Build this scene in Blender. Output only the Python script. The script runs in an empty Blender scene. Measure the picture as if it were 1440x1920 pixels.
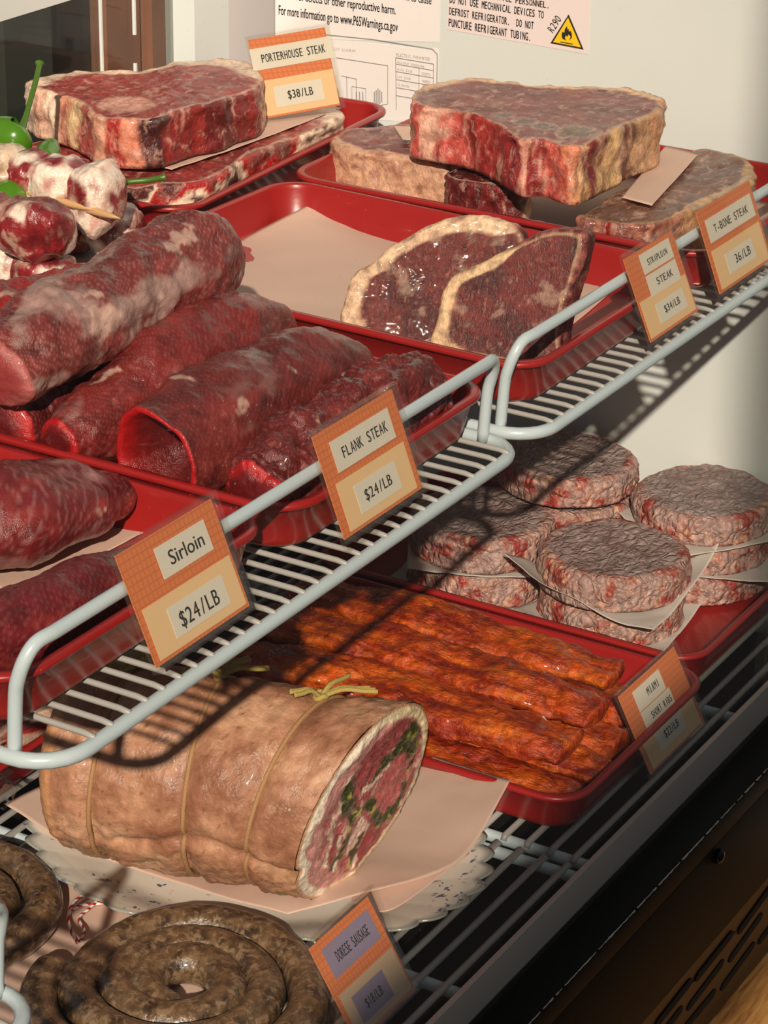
import bpy, bmesh, math, random
from mathutils import Vector, Matrix, noise

# ------------------------------------------------------------------ camera
sc = bpy.context.scene
COL = sc.collection
YAW, PITCH, ROLL = 0.53109708, 0.42176104, 0.01764972
CAM = Vector((0.0, 0.0, 0.903))
FPX = 4800.0
def cam_axes():
    cy, sy, cp, sp = math.cos(YAW), math.sin(YAW), math.cos(PITCH), math.sin(PITCH)
    f = Vector((cy*cp, sy*cp, -sp)); r = Vector((sy, -cy, 0)); u = r.cross(f)
    c, s = math.cos(ROLL), math.sin(ROLL)
    return r*c + u*s, u*c - r*s, f
RX, UX, FX = cam_axes()
cd = bpy.data.cameras.new('camera'); cam = bpy.data.objects.new('camera', cd); COL.objects.link(cam)
cd.sensor_fit = 'VERTICAL'; cd.sensor_height = 36; cd.sensor_width = 27; cd.lens = 90
cd.clip_start = 0.01
m = Matrix((RX, UX, -FX)).transposed().to_4x4(); m.translation = CAM; cam.matrix_world = m
sc.camera = cam

# ------------------------------------------------------------------ light
SUN_TO = Vector((-0.76, -0.42, 0.50))
SUN_E = 5.3
SKY = (0.40, 0.44, 0.47); SKY_E = 0.34
EXPO = 0.08
sd = bpy.data.lights.new('sun', 'SUN'); sun = bpy.data.objects.new('sun', sd); COL.objects.link(sun)
sd.energy = SUN_E; sd.color = (1.0, 0.885, 0.74); sd.angle = math.radians(0.8)
sun.rotation_euler = SUN_TO.to_track_quat('Z', 'Y').to_euler(); sun.location = SUN_TO*3
w = bpy.data.worlds.new('world'); sc.world = w; w.use_nodes = True
wn = w.node_tree; bg = wn.nodes['Background']; bg.inputs[1].default_value = SKY_E
tcw = wn.nodes.new('ShaderNodeTexCoord'); sxw = wn.nodes.new('ShaderNodeSeparateXYZ'); wn.links.new(tcw.outputs['Generated'], sxw.inputs[0])
rw = wn.nodes.new('ShaderNodeValToRGB'); rw.color_ramp.elements[0].position = .48; rw.color_ramp.elements[0].color = (.13, .12, .11, 1)
rw.color_ramp.elements[1].position = .56; rw.color_ramp.elements[1].color = (*SKY, 1)
mpw = wn.nodes.new('ShaderNodeMath'); mpw.operation = 'MULTIPLY_ADD'; mpw.inputs[1].default_value = .5; mpw.inputs[2].default_value = .5
wn.links.new(sxw.outputs['Z'], mpw.inputs[0]); wn.links.new(mpw.outputs[0], rw.inputs[0]); wn.links.new(rw.outputs[0], bg.inputs[0])
vs = sc.view_settings; vs.view_transform = 'Standard'; vs.look = 'None'; vs.exposure = EXPO; vs.gamma = 1.0
vs.use_curve_mapping = False
sc.cycles.transparent_max_bounces = 40

# ------------------------------------------------------------------ helpers
def ray(x, y): return FX + RX*((x-720)/FPX) - UX*((y-960)/FPX)
def Pz(x, y, z): d = ray(x, y); return CAM + d*((z-CAM.z)/d.z)
def Py(x, y, yy): d = ray(x, y); return CAM + d*(yy/d.y)
def Px(x, y, xx): d = ray(x, y); return CAM + d*(xx/d.x)
def Ppl(x, y, p0, n): d = ray(x, y); return CAM + d*((p0-CAM).dot(n)/d.dot(n))
def s2l(c): c /= 255.0; return c/12.92 if c <= 0.04045 else ((c+0.055)/1.055)**2.4
def C(r, g, b): return (s2l(r), s2l(g), s2l(b))
def mix(a, b, t): t = max(0.0, min(1.0, t)); return tuple(a[i]+(b[i]-a[i])*t for i in range(3))
def sst(a, b, x):
    t = max(0.0, min(1.0, (x-a)/(b-a))); return t*t*(3-2*t)
def nz(p, f, seed=0.0): return noise.noise(Vector(p)*f + Vector((seed*7.31, seed*3.7, seed*1.93)))
def fbm(p, f, o=4, seed=0.0):
    return noise.fractal(Vector(p)*f + Vector((seed*7.31, seed*3.7, seed*1.93)), 0.9, 2.1, o)
def spl(pts, n, closed=False):
    out = []; m = len(pts); segs = m if closed else m-1
    for i in range(n):
        t = i/n*segs if closed else i/(n-1)*segs
        k = min(int(t), segs-1); f = t-k
        if closed: a, b, c, d = pts[(k-1) % m], pts[k], pts[(k+1) % m], pts[(k+2) % m]
        else: a, b, c, d = pts[max(k-1, 0)], pts[k], pts[k+1], pts[min(k+2, m-1)]
        out.append(0.5*((2*b)+(c-a)*f+(2*a-5*b+4*c-d)*f*f+(3*b-a-3*c+d)*f**3))
    return out
def spl1(vals, t):
    m = len(vals)-1; x = max(0, min(1, t))*m; k = min(int(x), m-1); f = x-k; f = f*f*(3-2*f)
    return vals[k]*(1-f)+vals[k+1]*f

ORG = {}
class MB:
    """collects shapes into one mesh"""
    def __init__(s): s.v = []; s.f = []; s.c = []
    def add(s, v, f, c=None):
        o = len(s.v); s.v += [Vector(p) for p in v]; s.f += [tuple(i+o for i in q) for q in f]
        s.c += list(c) if c else [(1, 1, 1)]*len(v); return s
    def box(s, lo, hi):
        x0, y0, z0 = lo; x1, y1, z1 = hi
        v = [(x0,y0,z0),(x1,y0,z0),(x1,y1,z0),(x0,y1,z0),(x0,y0,z1),(x1,y0,z1),(x1,y1,z1),(x0,y1,z1)]
        return s.add(v, [(3,2,1,0),(4,5,6,7),(0,1,5,4),(1,2,6,5),(2,3,7,6),(3,0,4,7)])
    def obox(s, o, u, v, n):
        """box from corner o with edge vectors u, v, n"""
        p = [o, o+u, o+u+v, o+v]; q = [a+n for a in p]
        return s.add(p+q, [(3,2,1,0),(4,5,6,7),(0,1,5,4),(1,2,6,5),(2,3,7,6),(3,0,4,7)])
    def tube(s, pts, r, seg=10, closed=False, cols=None):
        n = len(pts); rr = r if isinstance(r, (list, tuple)) else [r]*n
        T = []
        for i in range(n):
            a = pts[(i-1) % n] if closed else pts[max(i-1, 0)]
            b = pts[(i+1) % n] if closed else pts[min(i+1, n-1)]
            T.append((b-a).normalized())
        nv = Vector((0, 0, 1)) if abs(T[0].z) < .9 else Vector((1, 0, 0))
        V = []; Fc = []; cc = []
        for i in range(n):
            nv = (nv - T[i]*nv.dot(T[i])).normalized(); bv = T[i].cross(nv)
            for k in range(seg):
                a = 2*math.pi*k/seg
                V.append(pts[i]+(nv*math.cos(a)+bv*math.sin(a))*rr[i])
                if cols: cc.append(cols(i, k))
        for i in range(n if closed else n-1):
            j = (i+1) % n
            for k in range(seg):
                l = (k+1) % seg
                Fc.append((i*seg+k, i*seg+l, j*seg+l, j*seg+k))
        if not closed:
            Fc.append(tuple(range(seg))[::-1]); Fc.append(tuple((n-1)*seg+k for k in range(seg)))
        return s.add(V, Fc, cc if cols else None)
    def build(s, name, mat, parent=None, loc=None, smooth=True, bevel=0):
        me = bpy.data.meshes.new(name)
        if parent is not None: o0 = ORG[parent.name]
        elif loc is not None: o0 = Vector(loc)
        else:
            xs = [p.x for p in s.v]; ys = [p.y for p in s.v]; zs = [p.z for p in s.v]
            o0 = Vector(((min(xs)+max(xs))/2, (min(ys)+max(ys))/2, min(zs)))
        me.from_pydata([tuple(p-o0) for p in s.v], [], s.f); me.validate(); me.update()
        at = me.color_attributes.new('Col', 'FLOAT_COLOR', 'POINT')
        flat = []
        for c in s.c: flat += [c[0], c[1], c[2], 1.0]
        if len(at.data) == len(s.c): at.data.foreach_set('color', flat)
        me.materials.append(mat)
        bm = bmesh.new(); bm.from_mesh(me); bmesh.ops.recalc_face_normals(bm, faces=bm.faces)
        if bevel: bmesh.ops.bevel(bm, geom=[e for e in bm.edges if e.is_manifold and e.calc_face_angle(0) > .6], offset=bevel, segments=2, profile=.5, affect='EDGES')
        bm.to_mesh(me); bm.free()
        if smooth:
            me.polygons.foreach_set('use_smooth', [True]*len(me.polygons))
            if bevel or smooth == 'auto':
                try: me.set_sharp_from_angle(angle=math.radians(40))
                except Exception: pass
        o = bpy.data.objects.new(name, me); COL.objects.link(o)
        if parent is not None: o.parent = parent
        else: o.location = o0
        ORG[o.name] = o0
        return o
def tag(o, label, cat, group=None, kind=None):
    o['label'] = label; o['category'] = cat
    if group: o['group'] = group
    if kind: o['kind'] = kind
    return o
def thing(name, loc, label, cat, group=None):
    o = bpy.data.objects.new(name, None); COL.objects.link(o); o.location = loc; o.empty_display_size = .02
    ORG[o.name] = Vector(loc); return tag(o, label, cat, group)
def struct(o): o['kind'] = 'structure'; return o

# ------------------------------------------------------------------ materials
def newmat(name):
    m = bpy.data.materials.new(name); m.use_nodes = True; nt = m.node_tree
    return m, nt, nt.nodes['Principled BSDF'], nt.nodes['Material Output']
def N(nt, t, **kw):
    n = nt.nodes.new(t)
    for k, v in kw.items():
        if k in n.inputs: n.inputs[k].default_value = v
        else: setattr(n, k, v)
    return n
def objcoord(nt, scale=(1, 1, 1), rot=(0, 0, 0)):
    tc = N(nt, 'ShaderNodeTexCoord'); mp = N(nt, 'ShaderNodeMapping')
    mp.inputs['Scale'].default_value = scale; mp.inputs['Rotation'].default_value = rot
    nt.links.new(tc.outputs['Object'], mp.inputs[0]); return mp.outputs[0]
def ramp(nt, fac, stops):
    r = N(nt, 'ShaderNodeValToRGB'); e = r.color_ramp.elements
    while len(e) < len(stops): e.new(.5)
    for i, (p, c) in enumerate(stops):
        e[i].position = p; e[i].color = (*c, 1) if len(c) == 3 else c
    nt.links.new(fac, r.inputs[0]); return r.outputs[0]
def mixc(nt, fac, a, b, mode='MIX'):
    n = N(nt, 'ShaderNodeMix', data_type='RGBA', blend_type=mode)
    if isinstance(fac, (int, float)): n.inputs[0].default_value = fac
    else: nt.links.new(fac, n.inputs[0])
    for i, x in ((6, a), (7, b)):
        if isinstance(x, tuple): n.inputs[i].default_value = (*x, 1) if len(x) == 3 else x
        else: nt.links.new(x, n.inputs[i])
    return n.outputs[2]
def plain(name, col, rough=.5, metal=0., bump=0., bscale=200., var=0., coat=0., trans=0., sss=0., spec=.5):
    m, nt, b, out = newmat(name)
    b.inputs['Base Color'].default_value = (*col, 1); b.inputs['Roughness'].default_value = rough
    b.inputs['Metallic'].default_value = metal; b.inputs['Coat Weight'].default_value = coat; b.inputs['Specular IOR Level'].default_value = spec
    if sss: b.inputs['Subsurface Weight'].default_value = sss; b.inputs['Subsurface Radius'].default_value = (.012, .005, .003)
    co = objcoord(nt)
    if var:
        n = N(nt, 'ShaderNodeTexNoise', Scale=bscale*.15, Detail=6.0); nt.links.new(co, n.inputs['Vector'])
        c = mixc(nt, n.outputs['Fac'], tuple(x*(1-var) for x in col), tuple(min(1, x*(1+var)) for x in col))
        nt.links.new(c, b.inputs['Base Color'])
    if bump:
        n = N(nt, 'ShaderNodeTexNoise', Scale=bscale, Detail=4.0); nt.links.new(co, n.inputs['Vector'])
        bp = N(nt, 'ShaderNodeBump', Strength=bump, Distance=.002); nt.links.new(n.outputs['Fac'], bp.inputs['Height'])
        nt.links.new(bp.outputs[0], b.inputs['Normal'])
    if trans:
        t = N(nt, 'ShaderNodeBsdfTranslucent'); t.inputs[0].default_value = (*col, 1)
        ms = N(nt, 'ShaderNodeMixShader'); ms.inputs[0].default_value = trans
        nt.links.new(b.outputs[0], ms.inputs[1]); nt.links.new(t.outputs[0], ms.inputs[2]); nt.links.new(ms.outputs[0], out.inputs[0])
    return m
def clear(name, tint=(1, 1, 1), gloss=.07, rough=.03, dirt=0., milk=0.):
    m, nt, b, out = newmat(name)
    t = N(nt, 'ShaderNodeBsdfTransparent'); t.inputs[0].default_value = (*tint, 1)
    g = N(nt, 'ShaderNodeBsdfGlossy'); g.inputs['Roughness'].default_value = rough
    lw = N(nt, 'ShaderNodeLayerWeight', Blend=.5); pw = N(nt, 'ShaderNodeMath', operation='POWER'); nt.links.new(lw.outputs['Facing'], pw.inputs[0]); pw.inputs[1].default_value = 4.0
    ml = N(nt, 'ShaderNodeMath', operation='MULTIPLY_ADD'); nt.links.new(pw.outputs[0], ml.inputs[0]); ml.inputs[1].default_value = .35; ml.inputs[2].default_value = gloss*.5
    ms = N(nt, 'ShaderNodeMixShader'); nt.links.new(ml.outputs[0], ms.inputs[0]); nt.links.new(t.outputs[0], ms.inputs[1]); nt.links.new(g.outputs[0], ms.inputs[2])
    res = ms.outputs[0]
    if milk:
        dm = N(nt, 'ShaderNodeBsdfDiffuse'); dm.inputs[0].default_value = (.85, .84, .80, 1); mk = N(nt, 'ShaderNodeMixShader'); mk.inputs[0].default_value = milk
        nt.links.new(res, mk.inputs[1]); nt.links.new(dm.outputs[0], mk.inputs[2]); res = mk.outputs[0]
    if dirt:
        co = objcoord(nt); v = N(nt, 'ShaderNodeTexVoronoi', Scale=130.0); nt.links.new(co, v.inputs['Vector'])
        cr = ramp(nt, v.outputs['Distance'], [(0.0, (1, 1, 1)), (.05, (1, 1, 1)), (.09, (0, 0, 0))])
        n = N(nt, 'ShaderNodeTexNoise', Scale=9.0, Detail=4.0); nt.links.new(co, n.inputs['Vector'])
        nr = ramp(nt, n.outputs['Fac'], [(.5, (0, 0, 0)), (.7, (1, 1, 1))])
        mm = N(nt, 'ShaderNodeMath', operation='MULTIPLY'); nt.links.new(cr, mm.inputs[0]); nt.links.new(nr, mm.inputs[1])
        m2 = N(nt, 'ShaderNodeMath', operation='MULTIPLY'); nt.links.new(mm.outputs[0], m2.inputs[0]); m2.inputs[1].default_value = dirt
        d = N(nt, 'ShaderNodeBsdfDiffuse'); d.inputs[0].default_value = (.8, .78, .74, 1)
        ms2 = N(nt, 'ShaderNodeMixShader'); nt.links.new(m2.outputs[0], ms2.inputs[0]); nt.links.new(res, ms2.inputs[1]); nt.links.new(d.outputs[0], ms2.inputs[2]); res = ms2.outputs[0]
    nt.links.new(res, out.inputs[0]); return m
def meat(name, streak=(1, 6, 1), rot=(0, 0, 0), sscale=60., samt=.35, scol=C(214, 150, 140), spos=(.55, .68), dark=.55, bump=.5, bscale=220., rough=.32, coat=.25, sss=.06, fine=500., thresh_red=.0):
    """vertex colour gives fat / lean / bone; procedural fibres, marbling and wetness on top"""
    m, nt, b, out = newmat(name); L = nt.links.new
    at = N(nt, 'ShaderNodeVertexColor', layer_name='Col'); base = at.outputs[0]
    co = objcoord(nt); cs = objcoord(nt, streak, rot)
    n1 = N(nt, 'ShaderNodeTexNoise', Scale=sscale, Detail=6.0, Roughness=.62, Distortion=.6); L(cs, n1.inputs['Vector'])
    n2 = N(nt, 'ShaderNodeTexNoise', Scale=bscale, Detail=5.0, Roughness=.6); L(co, n2.inputs['Vector'])
    n3 = N(nt, 'ShaderNodeTexNoise', Scale=fine, Detail=2.0); L(cs, n3.inputs['Vector'])
    dk = ramp(nt, n2.outputs['Fac'], [(.3, (dark,)*3), (.62, (1.12,)*3)])
    c1 = mixc(nt, 1.0, base, dk, 'MULTIPLY')
    sf = ramp(nt, n1.outputs['Fac'], [(spos[0], (0, 0, 0)), (spos[1], (samt,)*3)])
    c2 = mixc(nt, sf, c1, scol)
    L(c2, b.inputs['Base Color'])
    rr = ramp(nt, n2.outputs['Fac'], [(.35, (rough*.65,)*3), (.7, (rough*1.5,)*3)]); L(rr, b.inputs['Roughness'])
    b.inputs['Coat Weight'].default_value = coat; b.inputs['Coat Roughness'].default_value = .12
    if sss:
        b.inputs['Subsurface Weight'].default_value = sss; b.inputs['Subsurface Radius'].default_value = (.010, .003, .002); b.inputs['Subsurface Scale'].default_value = 1.0
    h = N(nt, 'ShaderNodeMath', operation='MULTIPLY_ADD'); L(n1.outputs['Fac'], h.inputs[0]); h.inputs[1].default_value = .8
    hh = N(nt, 'ShaderNodeMath', operation='MULTIPLY_ADD'); L(n3.outputs['Fac'], hh.inputs[0]); hh.inputs[1].default_value = .35; L(n2.outputs['Fac'], hh.inputs[2])
    L(hh.outputs[0], h.inputs[2])
    bp = N(nt, 'ShaderNodeBump', Strength=bump, Distance=.003); L(h.outputs[0], bp.inputs['Height']); L(bp.outputs[0], b.inputs['Normal'])
    return m
# ------------------------------------------------------------------ shape builders
def slab(out, down, thick, colfn, k_floor=-9., amp=.0015, fq=60., N_=200, R=26, M=12, edge=.004, seed=1, cen=None, botscale=1.0, topamp=None, taper=None):
    """thick cut: closed outline of its top face, thickness along 'down'"""
    P = spl(out, N_, True); floor = k_floor
    c = cen or sum(P, Vector())/len(P)
    dn = down.normalized(); up = -dn; V = []; F = []; cc = []; info = []
    topamp = amp*.6 if topamp is None else topamp
    def put(p, nrm, a, kind, s, t, h):
        q = p + nrm*(fbm(p, fq, 4, seed)*a) + nrm*(nz(p, fq*.3, seed+5)*a*.8)
        q.z = max(q.z, floor); V.append(q); cc.append(colfn(kind, s, t, h, p))
    put(c, up, topamp, 'top', 0, 0, 0)
    rings = [('top', (i+1)/R, 0, 0) for i in range(R)]
    outw = []
    for i in range(N_):
        tn = (P[(i+1) % N_]-P[i-1]).normalized(); o = tn.cross(up)
        if o.dot(P[i]-c) < 0: o = -o
        outw.append(o.normalized())
    idx = []
    for kind, t, _, _ in rings:
        row = []
        for i in range(N_):
            v = P[i]-c; L = max(v.length, 1e-4); f = t*(1-edge/L)
            row.append(len(V)); put(c+v*f, up, topamp, 'top', i/N_, t, 0)
        idx.append(row)
    for k in (1, 2, 3):
        a = k/3*math.pi/2; row = []
        for i in range(N_):
            v = P[i]-c; L = max(v.length, 1e-4)
            p = c+v*(1-edge/L) + outw[i]*(edge*math.sin(a)) + dn*(edge*(1-math.cos(a)))
            row.append(len(V)); put(p, (up*math.cos(a)+outw[i]*math.sin(a)), amp*.7, 'side', i/N_, 1, 0)
        idx.append(row)
    for k in range(1, M+1):
        h = k/M; row = []
        for i in range(N_):
            v = P[i]-c; th = thick*(taper(i/N_) if taper else 1)
            p = c+v*(1-(1-botscale)*h) + dn*(edge+(th-edge)*h)
            row.append(len(V)); put(p, outw[i], amp*(1 if h < .97 else .4), 'side', i/N_, 1, h)
        idx.append(row)
    for t in (.8, .4):
        row = []
        for i in range(N_):
            v = P[i]-c; th = thick*(taper(i/N_) if taper else 1)
            row.append(len(V)); put(c+v*t*botscale+dn*th, up, 0, 'bot', i/N_, t, 1)
        idx.append(row)
    put(c+dn*thick, up, 0, 'bot', 0, 0, 1)
    for i in range(N_): F.append((0, idx[0][i], idx[0][(i+1) % N_]))
    for a, b in zip(idx[:-1], idx[1:]):
        for i in range(N_): j = (i+1) % N_; F.append((a[i], b[i], b[j], a[j]))
    l = len(V)-1
    for i in range(N_): F.append((l, idx[-1][(i+1) % N_], idx[-1][i]))
    return V, F, cc

def loft(path, ru, rv, colfn, n=120, seg=64, up=Vector((0, 0, 1)), amp=.002, fq=50., seed=1, cap=.35, capn=8, expo=2.0, twist=0, flatbottom=0., rfn=None, capin=0., floor=-9.):
    """solid along a path with changing elliptic section and domed ends"""
    pts = spl([Vector(p) for p in path], n)
    st = [];
    for i in range(n):
        t = (pts[min(i+1, n-1)]-pts[max(i-1, 0)]).normalized(); s = t.cross(up).normalized(); st.append((pts[i], t, s, s.cross(t)))
    rows = []
    a0 = (spl1(ru, 0)+spl1(rv, 0))/2; a1 = (spl1(ru, 1)+spl1(rv, 1))/2
    for k in range(capn, 0, -1):
        a = k/capn*math.pi/2*.985
        rows.append((st[0][0]-st[0][1]*(a0*cap*math.sin(a)) + st[0][1]*(capin*sst(.25, 1, k/capn)), st[0], math.cos(a), 0.0, -k/capn))
    for i in range(n): rows.append((pts[i], st[i], 1.0, i/(n-1), 0))
    for k in range(1, capn+1):
        a = k/capn*math.pi/2*.985
        rows.append((st[-1][0]+st[-1][1]*(a1*cap*math.sin(a)) - st[-1][1]*(capin*sst(.25, 1, k/capn)), st[-1], math.cos(a), 1.0, k/capn))
    V = []; F = []; cc = []
    for (c, fr, scl, u, cp) in rows:
        a, b = spl1(ru, u)*scl, spl1(rv, u)*scl
        for k in range(seg):
            th = 2*math.pi*k/seg + twist*u
            cs, sn = math.cos(th), math.sin(th)
            x = math.copysign(abs(cs)**(2/expo), cs); y = math.copysign(abs(sn)**(2/expo), sn)
            if flatbottom and y < 0: y *= 1-flatbottom
            m_ = rfn(u, th) if rfn else 1.0
            d = fr[2]*(a*x*m_)+fr[3]*(b*y*m_)
            p = c+d
            nr = d.normalized() if d.length > 1e-6 else fr[1]*(1 if cp > 0 else -1)
            q = p+nr*((fbm(p, fq, 4, seed)+.8*nz(p, fq*.35, seed+3))*amp*(.4+.6*scl))
            q.z = max(q.z, floor); V.append(q); cc.append(colfn(u, th, cp, p))
    nr = len(rows)
    for i in range(nr-1):
        for k in range(seg):
            l = (k+1) % seg; F.append((i*seg+k, i*seg+l, (i+1)*seg+l, (i+1)*seg+k))
    F.append(tuple(range(seg))[::-1]); F.append(tuple((nr-1)*seg+k for k in range(seg)))
    return V, F, cc

def sheet(grid, nu=40, nv=40, amp=.0008, fq=30., seed=1, th=.0003):
    """thin paper through a grid of control points, two sided with a hair of thickness"""
    rows = [spl([Vector(p) for p in r], nu) for r in grid]
    cols = [spl([rows[j][i] for j in range(len(rows))], nv) for i in range(nu)]
    V = []; F = []
    for i in range(nu):
        for j in range(nv):
            p = cols[i][j]; V.append(p+Vector((0, 0, fbm(p, fq, 3, seed)*amp)))
    for i in range(nu-1):
        for j in range(nv-1): F.append((i*nv+j, (i+1)*nv+j, (i+1)*nv+j+1, i*nv+j+1))
    n = len(V)
    nrm = [Vector((0, 0, 0)) for _ in V]
    for f in F:
        q = (V[f[1]]-V[f[0]]).cross(V[f[3]]-V[f[0]])
        for i in f: nrm[i] += q
    V2 = [V[i]-nrm[i].normalized()*th for i in range(n)]
    F2 = [tuple(n+i for i in reversed(f)) for f in F]
    B = [i*nv for i in range(nu)] + [(nu-1)*nv+j for j in range(1, nv)] + [i*nv+nv-1 for i in range(nu-2, -1, -1)] + [j for j in range(nv-2, 0, -1)]
    for a in range(len(B)):
        b = (a+1) % len(B); F2.append((B[a], B[b], n+B[b], n+B[a]))
    return V+V2, F+F2

def rrect(c4, inset, rad, seg=8):
    """rounded quad inside four xy corners (in order), inset inwards"""
    n = 4; P = [Vector((p[0], p[1])) for p in c4]; cen = sum(P, Vector((0, 0)))/4; L = []
    Q = []
    for i in range(4):
        a, b, c = P[i-1], P[i], P[(i+1) % 4]
        d1 = (a-b).normalized(); d2 = (c-b).normalized()
        Q.append((b+(d1+d2)*inset, d1, d2))
    r = max(rad-inset*.6, .004)
    for q, d1, d2 in Q:
        s = q+d1*r; e = q+d2*r; cc = q+(d1+d2)*r
        for k in range(seg+1):
            a = k/seg*math.pi/2; L.append(cc + (-d2*math.cos(a) - d1*math.sin(a))*r)
    return L
def make_tray(label, c4, z0, h=.031, rad=.028, mat=None, group='red plastic meat trays'):
    prof = [(.0135, .0035), (.0125, .0045), (.0105, .0075), (.0062, h-.004), (.0058, h-.0012), (.0050, h), (.0018, h), (.0004, h-.0008), (0, h-.0022), (.0004, h-.0038), (.0022, h-.0046), (.0042, h-.0055), (.0088, .006), (.0105, .002), (.0130, 0.)]
    V = []; F = []; n = None
    for ins, z in prof:
        L = rrect(c4, ins, rad); n = len(L); V += [Vector((p.x, p.y, z0+z)) for p in L]
    for i in range(len(prof)-1):
        for k in range(n): l = (k+1) % n; F.append((i*n+k, i*n+l, (i+1)*n+l, (i+1)*n+k))
    F.append(tuple(range(n))); F.append(tuple((len(prof)-1)*n+k for k in range(n))[::-1])
    o = MB().add(V, F).build('meat_tray', mat)
    return tag(o, label, 'tray', group)

_txt = {}
def text_geo(s, mono=True):
    """flat letter outlines; returns verts, faces, width for letter height 1"""
    if s in _txt: return _txt[s]
    cu = bpy.data.curves.new('t', 'FONT'); cu.body = s; cu.size = 1.0; cu.resolution_u = 3
    ob = bpy.data.objects.new('t', cu); COL.objects.link(ob)
    dg = bpy.context.evaluated_depsgraph_get(); me = bpy.data.meshes.new_from_object(ob.evaluated_get(dg))
    V = [v.co.copy() for v in me.vertices]; F = [tuple(p.vertices) for p in me.polygons]
    bpy.data.objects.remove(ob); bpy.data.curves.remove(cu); bpy.data.meshes.remove(me)
    _txt[s] = (V, F); return _txt[s]
def text_on(mb, s, o, U, Vv, w, h, n, off=.0003, bold=.0, mono=True):
    """letters of s filling the box w x h from corner o along U and Vv"""
    U = U.normalized(); Vv = Vv.normalized()
    if mono:
        k = len(s); cw = w/k
        for i, ch in enumerate(s):
            if ch == ' ': continue
            V, F = text_geo(ch)
            if not V: continue
            x0 = min(v.x for v in V); x1 = max(v.x for v in V); cap = .70
            wd = max(x1-x0, .22); sx = cw*.80/max(wd, .42)
            if ch in '.:/|Il1': sx = cw*.55/max(wd, .30)
            base = o+U*(cw*(i+.5))
            mid = (x0+x1)/2
            for d in ((0,) if not bold else (-bold, bold)):
                mb.add([base+U*((v.x-mid)*sx+d)+Vv*(v.y/cap*h)+n*off for v in V], F)
    else:
        V, F = text_geo(s)
        x0 = min(v.x for v in V); x1 = max(v.x for v in V); sx = w/(x1-x0)
        for d in ((0,) if not bold else (-bold, bold)):
            mb.add([o+U*((v.x-x0)*sx+d)+Vv*(v.y/.70*h)+n*off for v in V], F)
def quad(mb, o, U, V, n, x0, x1, y0, y1, off, r=.0, th=.0002):
    """thin rectangular label glued at height 'off' above a plane"""
    a = o+U*x0+V*y0+n*off
    mb.obox(a, U*(x1-x0), V*(y1-y0), n*th)

def make_tag(label, bl, br, tr, tl, bands, labels, name='price_tag', foot=None, cols=None):
    """clear holder leaning back, printed card with cream price field, paper labels, lettering"""
    cols = cols or {}
    U = (br-bl); wd = U.length; U.normalize(); V = ((tl-bl)+(tr-br))/2; ht = V.length; V.normalize()
    n = U.cross(V).normalized(); V = n.cross(U).normalized()
    e = thing(name, bl+U*wd/2, label, 'price tag', 'price tags in clear holders')
    ORG[e.name] = Vector(bl+U*wd/2)
    h = MB(); t = .0011
    h.obox(bl-n*.0020, U*wd, V*ht, n*.0007)                     # back plate
    h.obox(bl+n*.0009, U*wd, V*ht, n*.0007)                     # front plate
    h.obox(bl-n*.0020+V*ht, U*wd, V*.0012, n*.0036)             # folded top
    h.obox(bl-n*.0020-V*.0010, U*wd, V*.0010, n*.0036)          # folded bottom
    if foot: h.obox(bl-n*.002-V*.001, U*wd, Vector((0, foot, 0)), Vector((0, 0, .0008)))
    else: h.obox(bl-n*.0021+V*(ht*.42)+U*wd*.2, U*(wd*.6), V*.020, -n*.0009)   # clip behind, over the rail
    h.build('holder', M['holder'], e, smooth=False)
    c = MB(); ins = .0018
    c.obox(bl+U*ins+V*ins-n*.0006, U*(wd-2*ins-.002), V*(ht-2*ins), n*.0005); c.build('card', cols.get('card', M['card']), e, smooth=False)
    W = lambda f: f*wd
    H = lambda f: f*ht
    for (x0, x1, y0, y1) in bands:
        b = MB(); quad(b, bl, U, V, n, W(x0), W(x1), H(y0), H(y1), 0.0, th=.0002); b.build('price_panel', cols.get('panel', M['cream']), e, smooth=False)
    for (x0, x1, y0, y1, s, tx0, tx1, ty0, ty1, mono) in labels:
        b = MB(); quad(b, bl, U, V, n, W(x0), W(x1), H(y0), H(y1), .00022, th=.0002); lb = b.build('paper_label', cols.get('label', M['label']), e, smooth=False)
        if s:
            b = MB(); text_on(b, s, bl+U*W(tx0)+V*H(ty0), U, V, W(tx1-tx0), H(ty1-ty0), n, .00050, bold=.00016, mono=mono)
            b.build('lettering', M['ink'], lb, smooth=False)
    return e
# ------------------------------------------------------------------ material set
M = {}
M['white_metal'] = plain('white_metal', C(216, 219, 214), .32, var=.02)
M['slat'] = plain('slat_wire', C(164, 160, 154), .4, coat=.1)
M['wire'] = plain('white_coated_wire', C(188, 200, 202), .32, coat=.3)
M['steel'] = plain('brushed_steel', C(222, 208, 196), .4, metal=.15, bump=.08, bscale=400)
M['black'] = plain('black_rubber', C(7, 7, 7), .6, spec=.15, bump=.05, bscale=300)
M['brown'] = plain('brown_metal', C(70, 50, 26), .45, bump=.05, bscale=500, var=.15)
M['dark'] = plain('dark_pan', C(30, 24, 22), .5, var=.2)
M['hole'] = plain('black_hole', C(3, 3, 3), .9)
M['red'] = plain('red_plastic', C(152, 28, 26), .34, bump=.06, bscale=180, var=.08, coat=.2)
M['paper'] = plain('butcher_paper', C(230, 196, 176), .6, bump=.12, bscale=60, var=.05, trans=.22)
M['waxpaper'] = plain('wax_paper', C(224, 216, 206), .45, bump=.15, bscale=90, var=.06, trans=.3)
M['holder'] = clear('clear_acrylic', (.98, .97, .95), .07, .05, milk=.014)
M['glass'] = clear('front_glass', (.985, .985, .98), .045, .02, dirt=.22)
M['doorglass'] = clear('door_glass', (.75, .75, .73), .06, .05)
M['label'] = plain('label_paper', C(242, 236, 222), .6, var=.03, trans=.2)
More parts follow.
